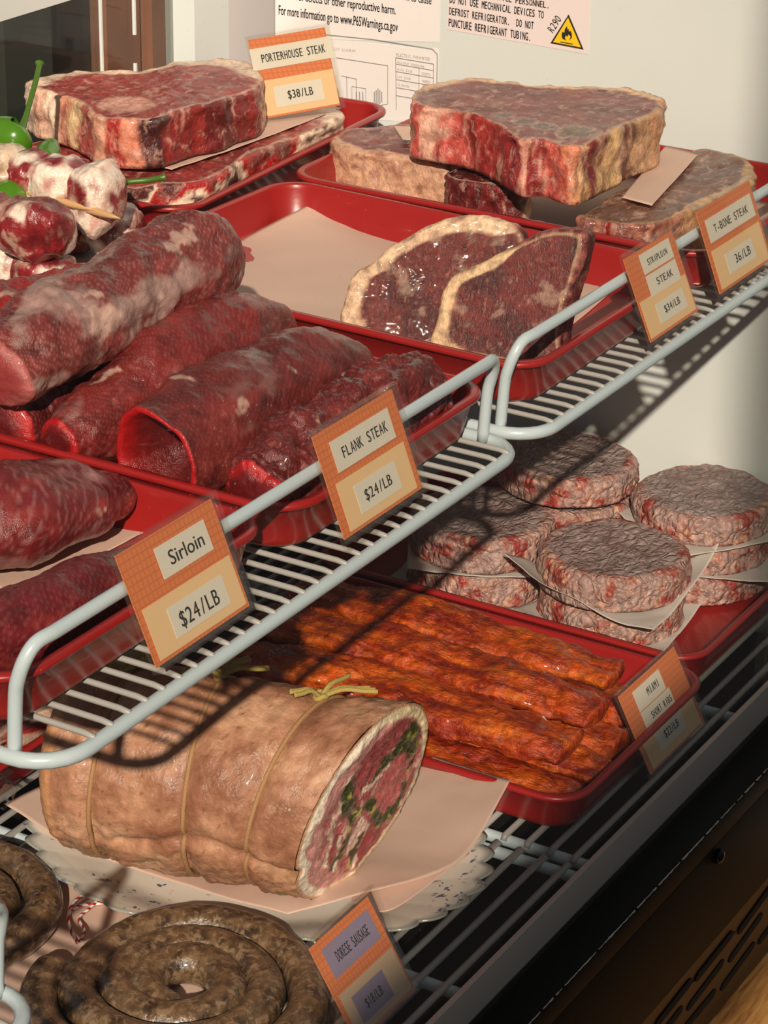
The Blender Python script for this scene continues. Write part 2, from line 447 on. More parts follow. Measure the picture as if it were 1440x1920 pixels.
M['lilac'] = plain('lilac_label', C(142, 128, 158), .6, var=.03)
M['cream'] = plain('cream_panel', C(252, 216, 164), .6, var=.02, trans=.2)
M['beige'] = plain('beige_panel', C(206, 176, 146), .6, var=.02)
M['ink'] = plain('black_ink', C(28, 24, 22), .7)
M['greyink'] = plain('grey_ink', C(128, 124, 122), .7)
M['thinink'] = plain('faded_ink', C(150, 148, 146), .7)
M['yellow'] = plain('hazard_yellow', C(240, 196, 20), .5)
M['sticker'] = plain('sticker_paper', C(236, 228, 224), .5, var=.02)
M['pinksticker'] = plain('pinkish_sticker_paper', C(232, 216, 212), .5, var=.02)
def card_mat():
    m, nt, b, out = newmat('orange_card'); L = nt.links.new
    co = objcoord(nt); sx = N(nt, 'ShaderNodeSeparateXYZ'); L(co, sx.inputs[0])
    fs = []
    for o in ('X', 'Z'):
        a = N(nt, 'ShaderNodeMath', operation='MULTIPLY'); L(sx.outputs[o], a.inputs[0]); a.inputs[1].default_value = 280.
        fr = N(nt, 'ShaderNodeMath', operation='FRACT'); L(a.outputs[0], fr.inputs[0])
        g = N(nt, 'ShaderNodeMath', operation='GREATER_THAN'); L(fr.outputs[0], g.inputs[0]); g.inputs[1].default_value = .78; fs.append(g.outputs[0])
    mx = N(nt, 'ShaderNodeMath', operation='MAXIMUM'); L(fs[0], mx.inputs[0]); L(fs[1], mx.inputs[1])
    c = mixc(nt, mx.outputs[0], C(240, 138, 70), C(222, 122, 66)); L(c, b.inputs['Base Color']); b.inputs['Roughness'].default_value = .55
    t = N(nt, 'ShaderNodeBsdfTranslucent'); L(c, t.inputs[0]); ms = N(nt, 'ShaderNodeMixShader'); ms.inputs[0].default_value = .2
    L(b.outputs[0], ms.inputs[1]); L(t.outputs[0], ms.inputs[2]); L(ms.outputs[0], out.inputs[0]); return m
M['card'] = card_mat()
def wood_mat():
    m, nt, b, out = newmat('oak_wood'); L = nt.links.new
    co = objcoord(nt, (6, 60, 60)); n = N(nt, 'ShaderNodeTexNoise', Scale=4.0, Detail=6.0, Distortion=.8); L(co, n.inputs['Vector'])
    c = ramp(nt, n.outputs['Fac'], [(.3, C(122, 78, 38)), (.5, C(166, 116, 62)), (.7, C(184, 134, 78))]); L(c, b.inputs['Base Color']); b.inputs['Roughness'].default_value = .5
    return m
M['wood'] = wood_mat()

# ------------------------------------------------------------------ the refrigerated case
WX = 1.81; YB = 1.225
struct(MB().box((WX, .52, -.3), (WX+.02, YB+.02, .95)).build('wall_right', M['white_metal'], smooth=False))
struct(MB().box((WX-.054, YB, -.06), (WX, YB+.03, .95)).build('trim_1', M['white_metal'], smooth=False))
struct(MB().box((WX-.003, YB-.046, -.04), (WX, YB, .95)).build('trim_2', plain('shaded_gasket', C(168, 160, 158), .5), smooth=False))  # recess strip at the back corner; its shade is put into the grey
struct(MB().box((1.30, YB-.012, .449), (1.574, YB+.03, .52)).build('trim_3', M['white_metal'], smooth=False))
# rear sliding doors: two glass leaves in slim frames, dim store behind
d1 = struct(MB().box((1.30, YB+.012, -.04), (1.642, YB+.015, .449)).build('door_1', M['doorglass'], smooth=False))
fm = MB(); fm.box((1.6395, YB+.010, -.04), (1.6415, YB+.0125, .449)); fm.build('door_frame', M['white_metal'], d1, smooth=False)
d2 = struct(MB().box((1.643, YB+.022, -.04), (WX-.054, YB+.025, .449)).build('door_2', M['doorglass'], smooth=False))
fm = MB(); fm.box((1.698, YB+.0195, .392), (1.7, YB+.022, .449)); fm.box((1.698, YB+.0195, -.04), (1.7, YB+.022, .368)); fm.build('door_seal', M['white_metal'], d2, smooth=False)
struct(MB().box((1.3, 1.62, -.4), (2.6, 1.64, 1.2)).build('wall_back', plain('dim_store_wall', C(34, 31, 28), .6, var=.3, bscale=80), smooth=False))
bk = MB(); bk.box((2.0, 1.50, -.4), (2.055, 1.52, 1.0)); bk.box((2.062, 1.49, -.4), (2.085, 1.51, 1.0)); bk.box((2.105, 1.49, -.4), (2.12, 1.51, 1.0))
o = bk.build('wooden_post', plain('dark_brown_wood', C(158, 104, 78), .5, var=.3, bscale=120), smooth=False); tag(o, 'brown wooden uprights seen dimly through the rear glass door', 'post')
o = MB().box((1.866, 1.52, -.4), (1.938, 1.53, 1.0)).build('shop_panel', plain('dark_green_panel', C(58, 64, 58), .5, var=.2), smooth=False); tag(o, 'dim grey-green upright panel seen through the rear glass at the far left', 'panel')
struct(MB().box((.2, .6165, -.075), (WX, YB, -.06)).build('floor', M['dark'], smooth=False))
struct(MB().box((.2, .6125, -.30), (WX, .6165, .0)).build('trim_4', M['steel'], smooth=False))
bp = MB(); bp.box((.2, .5800, -.046), (WX+.02, .6125, -.026)); bp.box((.2, .5815, -.135), (WX+.02, .600, -.046))
struct(bp.build('trim_5', M['black'], smooth='auto', bevel=.002))
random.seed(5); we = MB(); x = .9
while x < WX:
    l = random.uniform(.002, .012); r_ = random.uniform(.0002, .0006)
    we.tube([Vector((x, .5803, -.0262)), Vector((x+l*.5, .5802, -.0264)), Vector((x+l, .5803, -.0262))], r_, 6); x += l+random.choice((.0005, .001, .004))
struct(we.build('trim_8', plain('worn_edge_glint', C(190, 186, 178), .5)))  # pale broken line: worn paint together with the bumper edge's painted highlight
pn = tag(MB().box((.2, .592, -.24), (WX+.02, .600, -.1)).build('base_panel', M['brown'], smooth=False), 'brown metal base panel with slanted vent slots below the black bumper', 'panel')
lo = MB().box((.2, .5915, -.227), (WX+.02, .5925, -.168)).build('lower_band', M['brown'], pn, smooth=False)
def vent(xa, ya, xb, yb):
    a = Py(720+xa/2, 1200+ya/2, .5913); b = Py(720+xb/2, 1200+yb/2, .5913)
    d = (b-a); n_ = Vector((0, -1, 0)); s = d.cross(n_).normalized()*.0035
    mb = MB(); L = []
    for k in range(9): t = math.pi*(k/8); L.append(a - d.normalized()*.0035*math.sin(t)*2 + s*math.cos(t))
    for k in range(9): t = math.pi*(k/8); L.append(b + d.normalized()*.0035*math.sin(t)*2 - s*math.cos(t))
    mb.add(L+[p+n_*.0006 for p in L], [tuple(range(18)), tuple(range(35, 17, -1))]+[(i, (i+1) % 18, 18+(i+1) % 18, 18+i) for i in range(18)])
    mb.build('vent_slot', M['hole'], pn, smooth=False)
for q in [(1180,1258,1296,1112),(1150,1366,1260,1220),(1030,1432,1140,1292),(1340,1080,1440,942),(1305,1186,1405,1045),(1275,1292,1376,1154),(1135,1445,1230,1330),(1415,1120,1520,980),(1000,1530,1105,1395)]: vent(*q)
p = Py(1347, 1605, .5805)
sb = MB(); V, F, cc = loft([p+Vector((0, .004, 0)), p+Vector((0, -.001, 0))], [.0055]*2, [.0055]*2, lambda *a: (1, 1, 1), n=3, seg=16, amp=0, cap=.6)
tag(sb.add(V, F).build('screw_head', plain('black_screw', C(20, 20, 20), .2, metal=.6)), 'round black screw head on the brown base panel', 'screw')
struct(MB().box((.2, .46, -.42), (WX+.4, .5915, -.227)).build('trim_6', M['wood'], smooth=False))
struct(MB().box((-2.8, -.66, 1.245), (.3, -.60, 1.517)).build('added_shade_bar', plain('shade_bar_grey', C(60, 54, 48), .7, var=.1), smooth=False))  # added bar, out of view, that blocks sun from the low front
struct(MB().box((-.65, -.633, 1.517), (.3, -.627, 3.2)).build('added_shade_pane', clear('shade_pane_tint', (.50, .52, .51), .04, .05), smooth=False))  # added pane, out of view, that dims sun on the end wall's right
g = struct(MB().box((.3, .6055, -.022), (WX, .6095, 1.05)).build('window_1', M['glass'], smooth=False))

# ------------------------------------------------------------------ wire shelves
def wire_shelf(x0, x1, y1, zc, label, slat0, yf=.645, group='white wire shelves'):
    e = thing('wire_shelf', ((x0+x1)/2, (yf+y1)/2, zc-.004), label, 'shelf', group)
    r = .026
    def corner(cx, cy, a0, a1): return [Vector((cx+r*math.cos(a0+(a1-a0)*k/6), cy+r*math.sin(a0+(a1-a0)*k/6), zc)) for k in range(7)]
    loop = corner(x0+r+.004, yf+r, math.pi, 1.5*math.pi)+corner(x1-r-.004, yf+r, 1.5*math.pi, 2*math.pi)+corner(x1-r-.004, y1-r, 0, .5*math.pi)+corner(x0+r+.004, y1-r, .5*math.pi, math.pi)
    MB().tube(loop, .0040, 12, True).build('frame', M['wire'], e)
    mb = MB(); x = slat0
    while x < x1-.022:
        mb.tube([Vector((x, yf-.0005, zc-.001)), Vector((x, yf+.0008, zc+.0035)), Vector((x, yf+.006, zc+.0042)), Vector((x, (yf+y1)/2, zc+.0042)), Vector((x, y1, zc+.0042))], .0017, 8); x += .01405
    mb.build('slats', M['slat'], e)
    mb = MB()
    for yy in (yf+.18, yf+.38): mb.tube([Vector((x0+.004, yy, zc-.001)), Vector((x1-.004, yy, zc-.001))], .0028, 10)
    mb.build('cross_bar', M['wire'], e)
    zr = zc+.058; yp = yf+.026; yr = yf+.015
    def post(x, sx): return [Vector((x, yp, zc)), Vector((x, yp-.002, zc+.030)), Vector((x, yp-.004, zr-.018)), Vector((x+sx*.002, yp-.007, zr-.008)), Vector((x+sx*.008, yp-.009, zr-.0015)), Vector((x+sx*.018, yr, zr))]
    L = post(x0+.008, 1); Rr = post(x1-.008, -1)[::-1]
    MB().tube(spl(L, 20)+spl(Rr, 20), .0036, 12).build('guard_rail', M['wire'], e)
    return e
ZC = .312
wire_shelf(.800, 1.266, 1.20, ZC, 'white wire shelf holding the flank and sirloin trays', .835)
wire_shelf(1.272, 1.806, 1.20, ZC, 'white wire shelf holding the striploin and bone-in steak trays, against the white end wall', 1.30)
wire_shelf(.36, .794, 1.16, .190, 'lower white wire shelf whose corner juts in at the bottom left', .40)
ZS = ZC+.0062
def deck_grid(x0, x1, bars, label):
    e = thing('wire_grid', ((x0+x1)/2, .9, -.02), label, 'grid', 'white wire floor grids of the case')
    mb = MB(); y = .627
    while y < 1.2: mb.tube([Vector((x0, y, -.0052)), Vector((x0+.002, y, -.0024)), Vector((x1-.002, y, -.0024)), Vector((x1, y, -.0052))], .0024, 8); y += .0176
    mb.build('wires', M['slat'], e)
    for x in bars: MB().tube([Vector((x, .6168, -.0075)), Vector((x, 1.21, -.0075))], .0042, 10).build('cross_bar', M['wire'], e)
    return e
deck_grid(1.324, 1.80, (1.329, 1.57, 1.79), 'white wire floor grid under the ribs and burger patties')
deck_grid(.62, 1.318, (1.312, 1.155, 1.0, .85), 'white wire floor grid under the pork roast and sausage coils')

# ------------------------------------------------------------------ trays
T = ZS
TR = {}
def box4(x0, x1, y0, y1, rot=0):
    cx, cy = (x0+x1)/2, (y0+y1)/2; r = math.radians(rot)
    return [(cx+(x-cx)*math.cos(r)-(y-cy)*math.sin(r), cy+(x-cx)*math.sin(r)+(y-cy)*math.cos(r)) for x, y in ((x0,y0),(x1,y0),(x1,y1),(x0,y1))]
make_tray('red plastic tray with bare paper and two leaning striploin steaks', [(1.294,.657),(1.534,.657),(1.548,1.0),(1.303,1.006)], T, mat=M['red'])
make_tray('red plastic tray crowded with rolled dark red flank steaks', box4(1.036,1.262,.664,.99), T, mat=M['red'])
make_tray('red plastic tray of sirloin pieces on paper at the left shelf end', box4(.804,1.028,.668,1.0), T, mat=M['red'])
make_tray('red plastic tray under the stacked porterhouse steaks', [(1.436,1.012),(1.768,1.032),(1.760,1.196),(1.425,1.185)], T, mat=M['red'])
make_tray('red plastic tray under the stacked T-bone steaks beside the white wall', [(1.552,.655),(1.786,.655),(1.786,1.006),(1.553,1.006)], T, mat=M['red'])
make_tray('red plastic tray full of orange marinated short ribs', box4(1.334,1.558,.633,.965), 0.0005, mat=M['red'])
make_tray('red plastic tray under the raw burger patties', box4(1.566,1.792,.650,.99), 0.0005, mat=M['red'])
make_tray('red plastic tray on the case floor behind the pork roast, seen through shelf slats', box4(1.095,1.32,.985,1.19), 0.0005, mat=M['red'])
make_tray('red plastic tray on the case floor at far left, seen through shelf slats', box4(.862,1.086,.985,1.19), 0.0005, mat=M['red'])

# ------------------------------------------------------------------ price tags
def rail_tag(label, bl, br, tr, tl, bands, labels, **k):
    return make_tag(label, Vector(bl), Vector(br), Vector(tr), Vector(tl), bands, labels, **k)
rail_tag('orange price tag reading Sirloin, clipped on the left shelf rail', (.868,.633,.338), (.953,.633,.338), (.953,.657,.394), (.868,.657,.394),
  [(.07,.93,.06,.49)], [(.33,.82,.60,.86,'Sirloin',.43,.76,.67,.79,False), (.26,.80,.14,.39,'$24/LB',.33,.72,.19,.32,True)])
rail_tag('orange price tag reading FLANK STEAK, clipped on the left shelf rail', (1.037,.633,.339), (1.124,.633,.339), (1.124,.655,.396), (1.037,.655,.396),
  [(.10,.90,.06,.50)], [(.16,.84,.57,.85,'FLANK STEAK',.25,.78,.66,.76,True), (.26,.74,.14,.40,'$24/LB',.34,.66,.22,.32,True)])
rail_tag('narrow orange price tag reading STRIPLOIN STEAK, on the right shelf rail', (1.410,.633,.333), (1.488,.633,.333), (1.488,.657,.388), (1.410,.657,.388),
  [(.05,.93,.06,.47)], [(.27,.84,.70,.92,'STRIPLOIN',.37,.75,.77,.84,True), (.27,.84,.45,.68,'STEAK',.42,.73,.53,.61,True), (.28,.80,.14,.36,'$34/LB',.40,.70,.22,.30,True)])
rail_tag('orange price tag reading T-BONE STEAK, rightmost on the shelf rail', (1.518,.633,.334), (1.612,.633,.334), (1.612,.656,.391), (1.518,.656,.391),
  [(.07,.92,.06,.50)], [(.10,.90,.58,.84,'T-BONE STEAK',.20,.80,.66,.75,True), (.25,.72,.16,.39,'36/LB',.38,.66,.23,.33,True)])
rail_tag('orange price tag reading MIAMI SHORT RIBS, standing in front of the ribs tray', (1.440,.626,.003), (1.537,.626,.003), (1.537,.656,.060), (1.440,.656,.060),
  [(.08,.92,.05,.44)], [(.20,.64,.66,.90,'MIAMI',.38,.58,.74,.83,True), (.20,.68,.46,.65,'SHORT RIBS',.32,.66,.50,.58,True), (.26,.70,.14,.38,'$22/LB',.38,.62,.22,.31,True)], foot=.05)
rail_tag('orange price tag with lilac label reading DORESE SAUSAGE, by the sausage coil', (1.063,.636,.003), (1.135,.636,.003), (1.135,.672,.060), (1.063,.672,.060),
  [(.08,.92,.05,.47)], [(.14,.86,.60,.89,'DORESE SAUSAGE',.26,.76,.70,.80,True), (.20,.68,.12,.38,'$18/LB',.32,.58,.20,.29,True)], foot=.05, cols={'label': M['lilac'], 'panel': M['beige']})
# tag standing in the porterhouse tray, tilted
def tag_from_px(label, q, p0, n, *a, **k):
    c = [Ppl(x, y, p0, n) for x, y in q]; return make_tag(label, c[0], c[1], c[2], c[3], *a, **k)
pb = Pz(492, 226, .3635)
tag_from_px('orange price tag reading PORTERHOUSE STEAK, leaning against the porterhouse steaks', [(492,228),(647,200),(608,50),(445,72)], pb, Vector((-.52,-.78,.36)).normalized(),
  [(.06,.94,.05,.47)], [(.015,.985,.60,.86,'PORTERHOUSE STEAK',.13,.90,.68,.78,True), (.20,.78,.13,.38,'$38/LB',.35,.66,.21,.31,True)])

# ------------------------------------------------------------------ stickers on the white end wall
SX = WX-.0004
def wall_quad(px, name, mat, label, cat='sticker', group='stickers on the white end wall'):
    P = [Px(x, y, SX) for x, y in px]
    mb = MB(); n = Vector((-1, 0, 0)); mb.add(P+[p-n*.0004 for p in P], [(0,1,2,3),(7,6,5,4),(0,4,5,1),(1,5,6,2),(2,6,7,3),(3,7,4,0)])
    return tag(mb.build(name, mat, smooth=False), label, cat, group), P
def wall_text(mb, s, xa, ya, xb, yb, hpx, mono=False, bold=.0):
    """baseline from pixel a to b on the wall"""
    a = Px(xa, ya, SX); b = Px(xb, yb, SX); top = Px(xa, ya-hpx, SX); U = (b-a); Vv = Vector((0, 0, 1))
    U2 = U.normalized(); h = (top-a).z
    text_on(mb, s, a, U, Vv, U.length, h, Vector((-1, 0, 0)), .0003, bold, mono)
def wall_line(mb, pts, wd=.0007, off=.0004):
    P = [Px(x, y, SX-off) for x, y in pts]
    for a, b in zip(P[:-1], P[1:]):
        d = (b-a).normalized(); s = d.cross(Vector((-1, 0, 0)))*wd/2
        mb.obox(a-s, b-a, s*2, Vector((-.0002, 0, 0)))
s1, _ = wall_quad([(517, 72), (823, 79), (826, -60), (517, -110)], 'wall_sticker', M['sticker'], 'white warning sticker about reproductive harm at the left of the end wall')
mb = MB(); wall_text(mb, 'and birth defects or other reproductive harm.', 528, -4, 742, 27, 17, bold=.00012); wall_text(mb, 'For more information go to www.P65Warnings.ca.gov', 523, 27, 746, 59, 18, bold=.00012); wall_text(mb, 'known to cause', 738, -3, 809, 8, 15, bold=.0001)
mb.build('lettering', M['ink'], s1, smooth=False)
s3, _ = wall_quad([(838, 55), (1102, 102), (1109, -60), (845, -80)], 'wall_sticker', M['pinksticker'], 'pinkish refrigerant warning sticker with a yellow flame triangle on the end wall')
mb = MB()
wall_text(mb, 'BY TRAINED SERVICE PERSONNEL.', 846, -14, 1031, 16, 12, True, .00015); wall_text(mb, 'DO NOT USE MECHANICAL DEVICES TO', 843, 5, 1020, 35, 14, True, .00015)
wall_text(mb, 'DEFROST REFRIGERATOR.  DO NOT', 842, 27, 1001, 55, 14, True, .00015); wall_text(mb, 'PUNCTURE REFRIGERANT TUBING.', 841, 49, 996, 77, 15, True, .00015)
mb.build('lettering', M['ink'], s3, smooth=False)
def wall_poly(mb, pts, off): 
    P = [Px(x, y, SX-off) for x, y in pts]; n = len(P); Q = [p+Vector((.0002, 0, 0)) for p in P]
    mb.add(P+Q, [tuple(range(n)), tuple(range(2*n-1, n-1, -1))]+[(i, (i+1) % n, n+(i+1) % n, n+i) for i in range(n)])
mb = MB(); wall_poly(mb, [(1032, 81), (1094, 93), (1066, 27)], .0003); mb.build('triangle_border', M['ink'], s3, smooth=False)
mb = MB(); wall_poly(mb, [(1037, 79), (1089, 89), (1065, 33)], .0006); hy = mb.build('hazard_triangle', M['yellow'], s3, smooth=False)
mb = MB(); wall_poly(mb, [(1054, 72), (1053, 65), (1055, 59), (1058, 62), (1059, 55), (1063, 49), (1064, 56), (1067, 54), (1066, 59), (1070, 58), (1072, 64), (1072, 71), (1067, 76), (1070, 69), (1066, 64), (1064, 69), (1061, 66), (1059, 71), (1061, 76)], .0009)
wall_poly(mb, [(1050, 78), (1074, 82), (1074, 83.5), (1050, 79.5)], .0009); mb.build('flame_symbol', M['ink'], hy, smooth=False)
mb = MB(); a = Px(1037, 63, SX); b = Px(1054, 36, SX); U = (b-a); nn = Vector((-1, 0, 0)); text_on(mb, 'R290', a, U, nn.cross(U).normalized(), U.length, .0065, nn, .0003, .0001, True); mb.build('lettering', M['greyink'], s3, smooth=False)
s2, _ = wall_quad([(560, 215), (818, 232), (822, 92), (560, 70)], 'wall_sticker', M['sticker'], 'white sticker with a faint circuit diagram and table on the end wall')
mb = MB()
wall_line(mb, [(600, 64), (700, 74), (811, 92), (820, 102), (818, 225)], .0008)
wall_text(mb, 'ELECTRIC PARAMETER', 743, 105, 807, 114, 6, True); wall_text(mb, 'CIRCUIT DIAGRAM', 612, 93, 667, 98, 5, True)
wall_line(mb, [(742, 108), (813, 120), (812, 200)], .0006); wall_line(mb, [(742, 108), (743, 205)], .0006)
for y in (122, 136, 151, 166, 181): wall_line(mb, [(743, y-2), (812, y+10)], .0005)
wall_line(mb, [(786, 127), (785, 200)], .0005)
for y, a, b in ((119, 'MAXIMUM PRESSURE', 0), (132, 'HIGH SIDE', '320PSI'), (146, 'LOW SIDE', '188PSI'), (161, 'CLIMATE', '115 V')):
    wall_text(mb, a, 745, y, 745+len(a)*3.2, y+len(a)*.55, 5, True)
    if b: wall_text(mb, b, 790, y+8, 809, y+11, 5, True)
wall_line(mb, [(630, 108), (727, 123), (727, 195), (700, 200)], .0005); wall_line(mb, [(640, 142), (668, 148), (669, 190)], .0005); wall_line(mb, [(650, 144), (651, 195)], .0005)
wall_line(mb, [(660, 162), (686, 166), (686, 195)], .0004); wall_line(mb, [(660, 162), (660, 200)], .0004)
for x in (668, 674, 680): wall_line(mb, [(x, 172), (x+1, 198)], .0009)
for k in range(5): wall_line(mb, [(702+k*3.4, 166+abs(k-2)*3), (702+k*3.4, 198-abs(k-2)*3)], .0009)
mb.build('diagram', M['thinink'], s2, smooth=False)
# ------------------------------------------------------------------ meat surfaces
FAT = C(240, 212, 184); FATY = C(236, 196, 140); LEAN = C(150, 52, 50); LEAND = C(92, 34, 32); BRED = C(176, 30, 28); BONE = C(238, 198, 164); BROWN = C(112, 62, 52); DRY = C(66, 46, 40)
M['m_steak'] = meat('bone_in_steak', (1, 1.4, 1), sscale=110, samt=.45, scol=C(226, 178, 160), spos=(.54, .66), bump=.55, bscale=190, dark=.62, rough=.36)
M['m_strip'] = meat('striploin_meat', (1, 3.2, 1.4), (.6, 0, 0), sscale=150, samt=.38, scol=C(186, 120, 104), spos=(.55, .66), bump=.5, bscale=210, dark=.5, rough=.44, coat=.08)
M['m_flank'] = meat('flank_meat', (1.0, 4.5, 4.5), sscale=26, samt=.22, scol=C(180, 116, 108), spos=(.6, .76), bump=.4, bscale=150, dark=.76, rough=.3, coat=.3, sss=.02)
M['m_patty'] = meat('ground_beef', (1, 1, 1), sscale=70, samt=.35, scol=C(186, 160, 150), spos=(.5, .68), bump=.9, bscale=120, dark=.55, rough=.42, coat=.1, sss=.03)
M['m_rib'] = meat('marinated_rib', (1.8, .38, 1.8), sscale=110, samt=.55, scol=C(204, 96, 14), spos=(.5, .68), bump=.9, bscale=160, dark=.5, rough=.26, coat=.5, sss=.03)
M['m_roast'] = meat('pork_skin', (1, 1, 1), sscale=130, samt=.12, scol=C(206, 156, 126), bump=.4, bscale=150, dark=.84, rough=.42, coat=.04, sss=.1)
M['m_sausage'] = meat('sausage_casing', (1, 1, 1), sscale=190, samt=.75, scol=C(146, 118, 90), spos=(.5, .62), bump=.3, bscale=240, dark=.55, rough=.22, coat=.7, sss=.02)
M['m_kebab'] = meat('kebab_meat', (1, 1, 1), sscale=60, samt=.4, scol=C(232, 204, 180), spos=(.52, .62), bump=.5, bscale=130, dark=.7, rough=.28, coat=.4, sss=.08)

def arcs(s, m, lst):
    """strength 0..1 that outline place s (m control points) lies in one of the arcs"""
    x = s*m; best = 0
    for a, b, *_ in lst:
        for xx in (x, x+m, x-m): best = max(best, min(sst(a-.4, a+.3, xx), 1-sst(b-.3, b+.4, xx)))
    return best
def steak_col(m, fats, lean=LEAN, lean2=None, fat=FAT, seed=1, bones=(), palette=None, fw=.10, rimw=.02, sfreq=26, sides=None):
    lean2 = lean2 or mix(lean, (0, 0, 0), .35)
    pal = palette or [lean, FAT, BONE, lean2, BRED, mix(lean, FAT, .55)]
    def f(kind, s, t, h, p):
        n1 = fbm(p, 34, 4, seed); n2 = fbm(p, 85, 4, seed+9)
        if kind == 'top':
            c = mix(lean, lean2, sst(-.3, .5, n1)); c = mix(c, mix(lean, FAT, .5), sst(.3, .65, n2)*.45)
            a = arcs(s, m, fats); wd = fw*a+rimw
            k = sst(1-wd*1.2, 1-wd*.75, t+n2*.035)
            c = mix(c, mix(fat, mix(fat, lean, .35), sst(0, .6, n2)), k if a > .05 else k*.5)
            for (bp, br, bc) in bones:
                d = (p-bp).length/br + n2*.25
                c = mix(c, FAT, sst(1.15, .95, d)*.35); c = mix(c, bc, sst(1.05, .7, d)*.85)
            return c
        if kind == 'bot': return lean2
        a = arcs(s, m, fats)
        if sides:
            x = (s*m + .55*nz((s*m*2.2, h*.9, seed), 1) + .22*n2) % m; L = sorted(sides); c = None
            for i in range(len(L)):
                x0, c0 = L[i-1]; x1, c1 = L[i]
                if i == 0: x0 -= m
                if x0 <= x < x1 or x0 <= x-m < x1:
                    xx = x if x < x1 else x-m
                    c = mix(c0, c1, sst(.3, .7, (xx-x0)/max(x1-x0, 1e-6)))
            c = c or L[-1][1]
            st = nz((s*m*5.0, h*1.1, seed*2.3), 1)
            c = mix(c, mix(FAT, C(214, 120, 100), .4), sst(.32, .55, st)*.6); c = mix(c, C(92, 24, 22), sst(.25, .5, -st)*.65)
            return mix(c, mix(c, (0, 0, 0), .4), sst(.15, .5, n2)*.6)
        v = nz((s*sfreq, h*1.3, seed*3.1), 1)*.5+.5 + n2*.12; v = max(0, min(.999, (v-.2)/.6)); q = v*(len(pal)-1); k = int(q)
        c = mix(pal[k], pal[k+1], sst(.35, .65, q-k)); c = mix(c, mix(c, (0, 0, 0), .35), sst(.1, .5, n2)*.7)
        cf = mix(fat, mix(fat, lean, .55), sst(.05, .5, n2)); return mix(c, cf, a)
    return f
def steak(px, z, thick, label, fats, mat='m_steak', name='steak', group=None, cat='steak', plane=None, **k):
    kw = {q: k.pop(q) for q in ('amp', 'fq', 'edge', 'R', 'M', 'botscale', 'topamp') if q in k}
    if plane: p0, n = plane; pts = [Ppl(x, y, p0, n) for x, y in px]; down = -n
    else: pts = [Pz(x, y, z) for x, y in px]; down = Vector((0, 0, -1))
    bones = [(Ppl(x, y, *plane) if plane else Pz(x, y, z), r, c) for x, y, r, c in k.pop('bones', ())]
    V, F, cc = slab(pts, down, thick, k_floor=T+.0042, colfn=steak_col(len(px), fats, bones=bones, **k), seed=k.get('seed', 1), **kw)
    return tag(MB().add(V, F, cc).build(name, M[mat]), label, cat, group)
def paper(grid, label, mat='paper', name='butcher_paper', group='butcher paper sheets', **k):
    V, F = sheet(grid, **k); return tag(MB().add(V, F).build(name, M[mat]), label, 'paper', group)

def Vx(*a): return Vector(a)
# porterhouse stack
PH = 'bone-in porterhouse steaks'
steak([(18,278),(90,262),(200,240),(400,196),(550,178),(632,200),(634,222),(560,256),(470,290),(415,325),(365,342),(300,345),(240,352),(200,345),(110,310),(40,302)], .3585, .0365,
      'lower porterhouse steak, mostly under the paper in the back red tray', [(2, 6)], group=PH, seed=3, lean=C(158, 56, 52), palette=[LEAND, C(130, 70, 60), BRED, FAT, C(96, 50, 44), LEAND], amp=.003)
paper([[Pz(30,236,.3615), Pz(180,178,.3615), Pz(345,130,.3615)], [Pz(180,290,.3615), Pz(330,222,.3615), Pz(500,160,.3615)], [Pz(322,318,.3605), Pz(470,268,.3610), Pz(640,203,.3585)]], 'pink butcher paper between the two porterhouse steaks', amp=.0006)
steak([(50,148),(120,134),(200,131),(270,128),(335,115),(400,109),(455,114),(484,127),(494,148),(480,166),(440,178),(415,190),(345,205),(292,222),(230,223),(178,215),(157,199),(130,185),(95,174),(62,165)], .4005, .0375,
      'upper porterhouse steak with a thick pale fat edge, on top of its stack', [(-.6, 7.5)], group=PH, seed=4, lean=C(164, 66, 60), lean2=C(140, 48, 46), fw=.16, bones=[(235,196,.020,C(226,160,140))],
      sides=[(0,FAT),(8,C(226,170,140)),(9,C(140,44,40)),(11,C(110,34,32)),(12.3,C(150,44,40)),(13.2,C(70,30,30)),(13.8,C(226,140,110)),(14.3,C(190,60,50)),(15,C(224,160,130)),(16,C(180,90,80)),(16.6,C(236,200,150)),(17.3,C(222,150,120)),(17.9,FAT),(18.6,C(226,176,150)),(19.2,FAT)], amp=.0034, topamp=.0016, fq=70, edge=.0035, sfreq=34)
# T-bone stack
TB = 'bone-in T-bone steaks'
steak([(622,264),(642,246),(720,234),(820,236),(930,262),(985,315),(978,330),(930,318),(850,304),(830,305),(740,290),(675,281)], .3585, .0365,
      'lower left T-bone steak with a pale marbled bone side, nearest the empty tray', [(8.3, 12.2)], group=TB, seed=6, lean=C(130, 54, 48), fat=C(206, 158, 126), palette=[LEAND, C(190, 130, 100), C(120, 48, 42), C(214, 168, 134), C(100, 40, 34), C(170, 104, 82)], amp=.0032)
steak([(836,318),(905,304),(985,322),(990,340),(965,350),(900,343),(842,332)], .3575, .0355, 'small dark red chunk of T-bone meat in front of the lower left steak', [(2.2, 3.4)], group=None, seed=7, lean=C(104, 30, 28), palette=[LEAND, C(92, 22, 22), C(120, 30, 28), LEAND], amp=.0026, name='steak_piece')
steak([(1085,406),(1112,388),(1180,345),(1240,302),(1310,277),(1395,293),(1418,322),(1398,347),(1330,377),(1240,415),(1180,420),(1130,414)], .3575, .0355,
      'lower right T-bone steak with a dull brown top, behind the T-bone tag', [(5.5, 8.5)], group=TB, seed=8, lean=C(124, 82, 64), lean2=C(104, 66, 54), fat=C(206, 160, 110), palette=[C(150, 26, 24), C(170, 106, 84), C(130, 72, 60), C(190, 130, 104)], amp=.003)
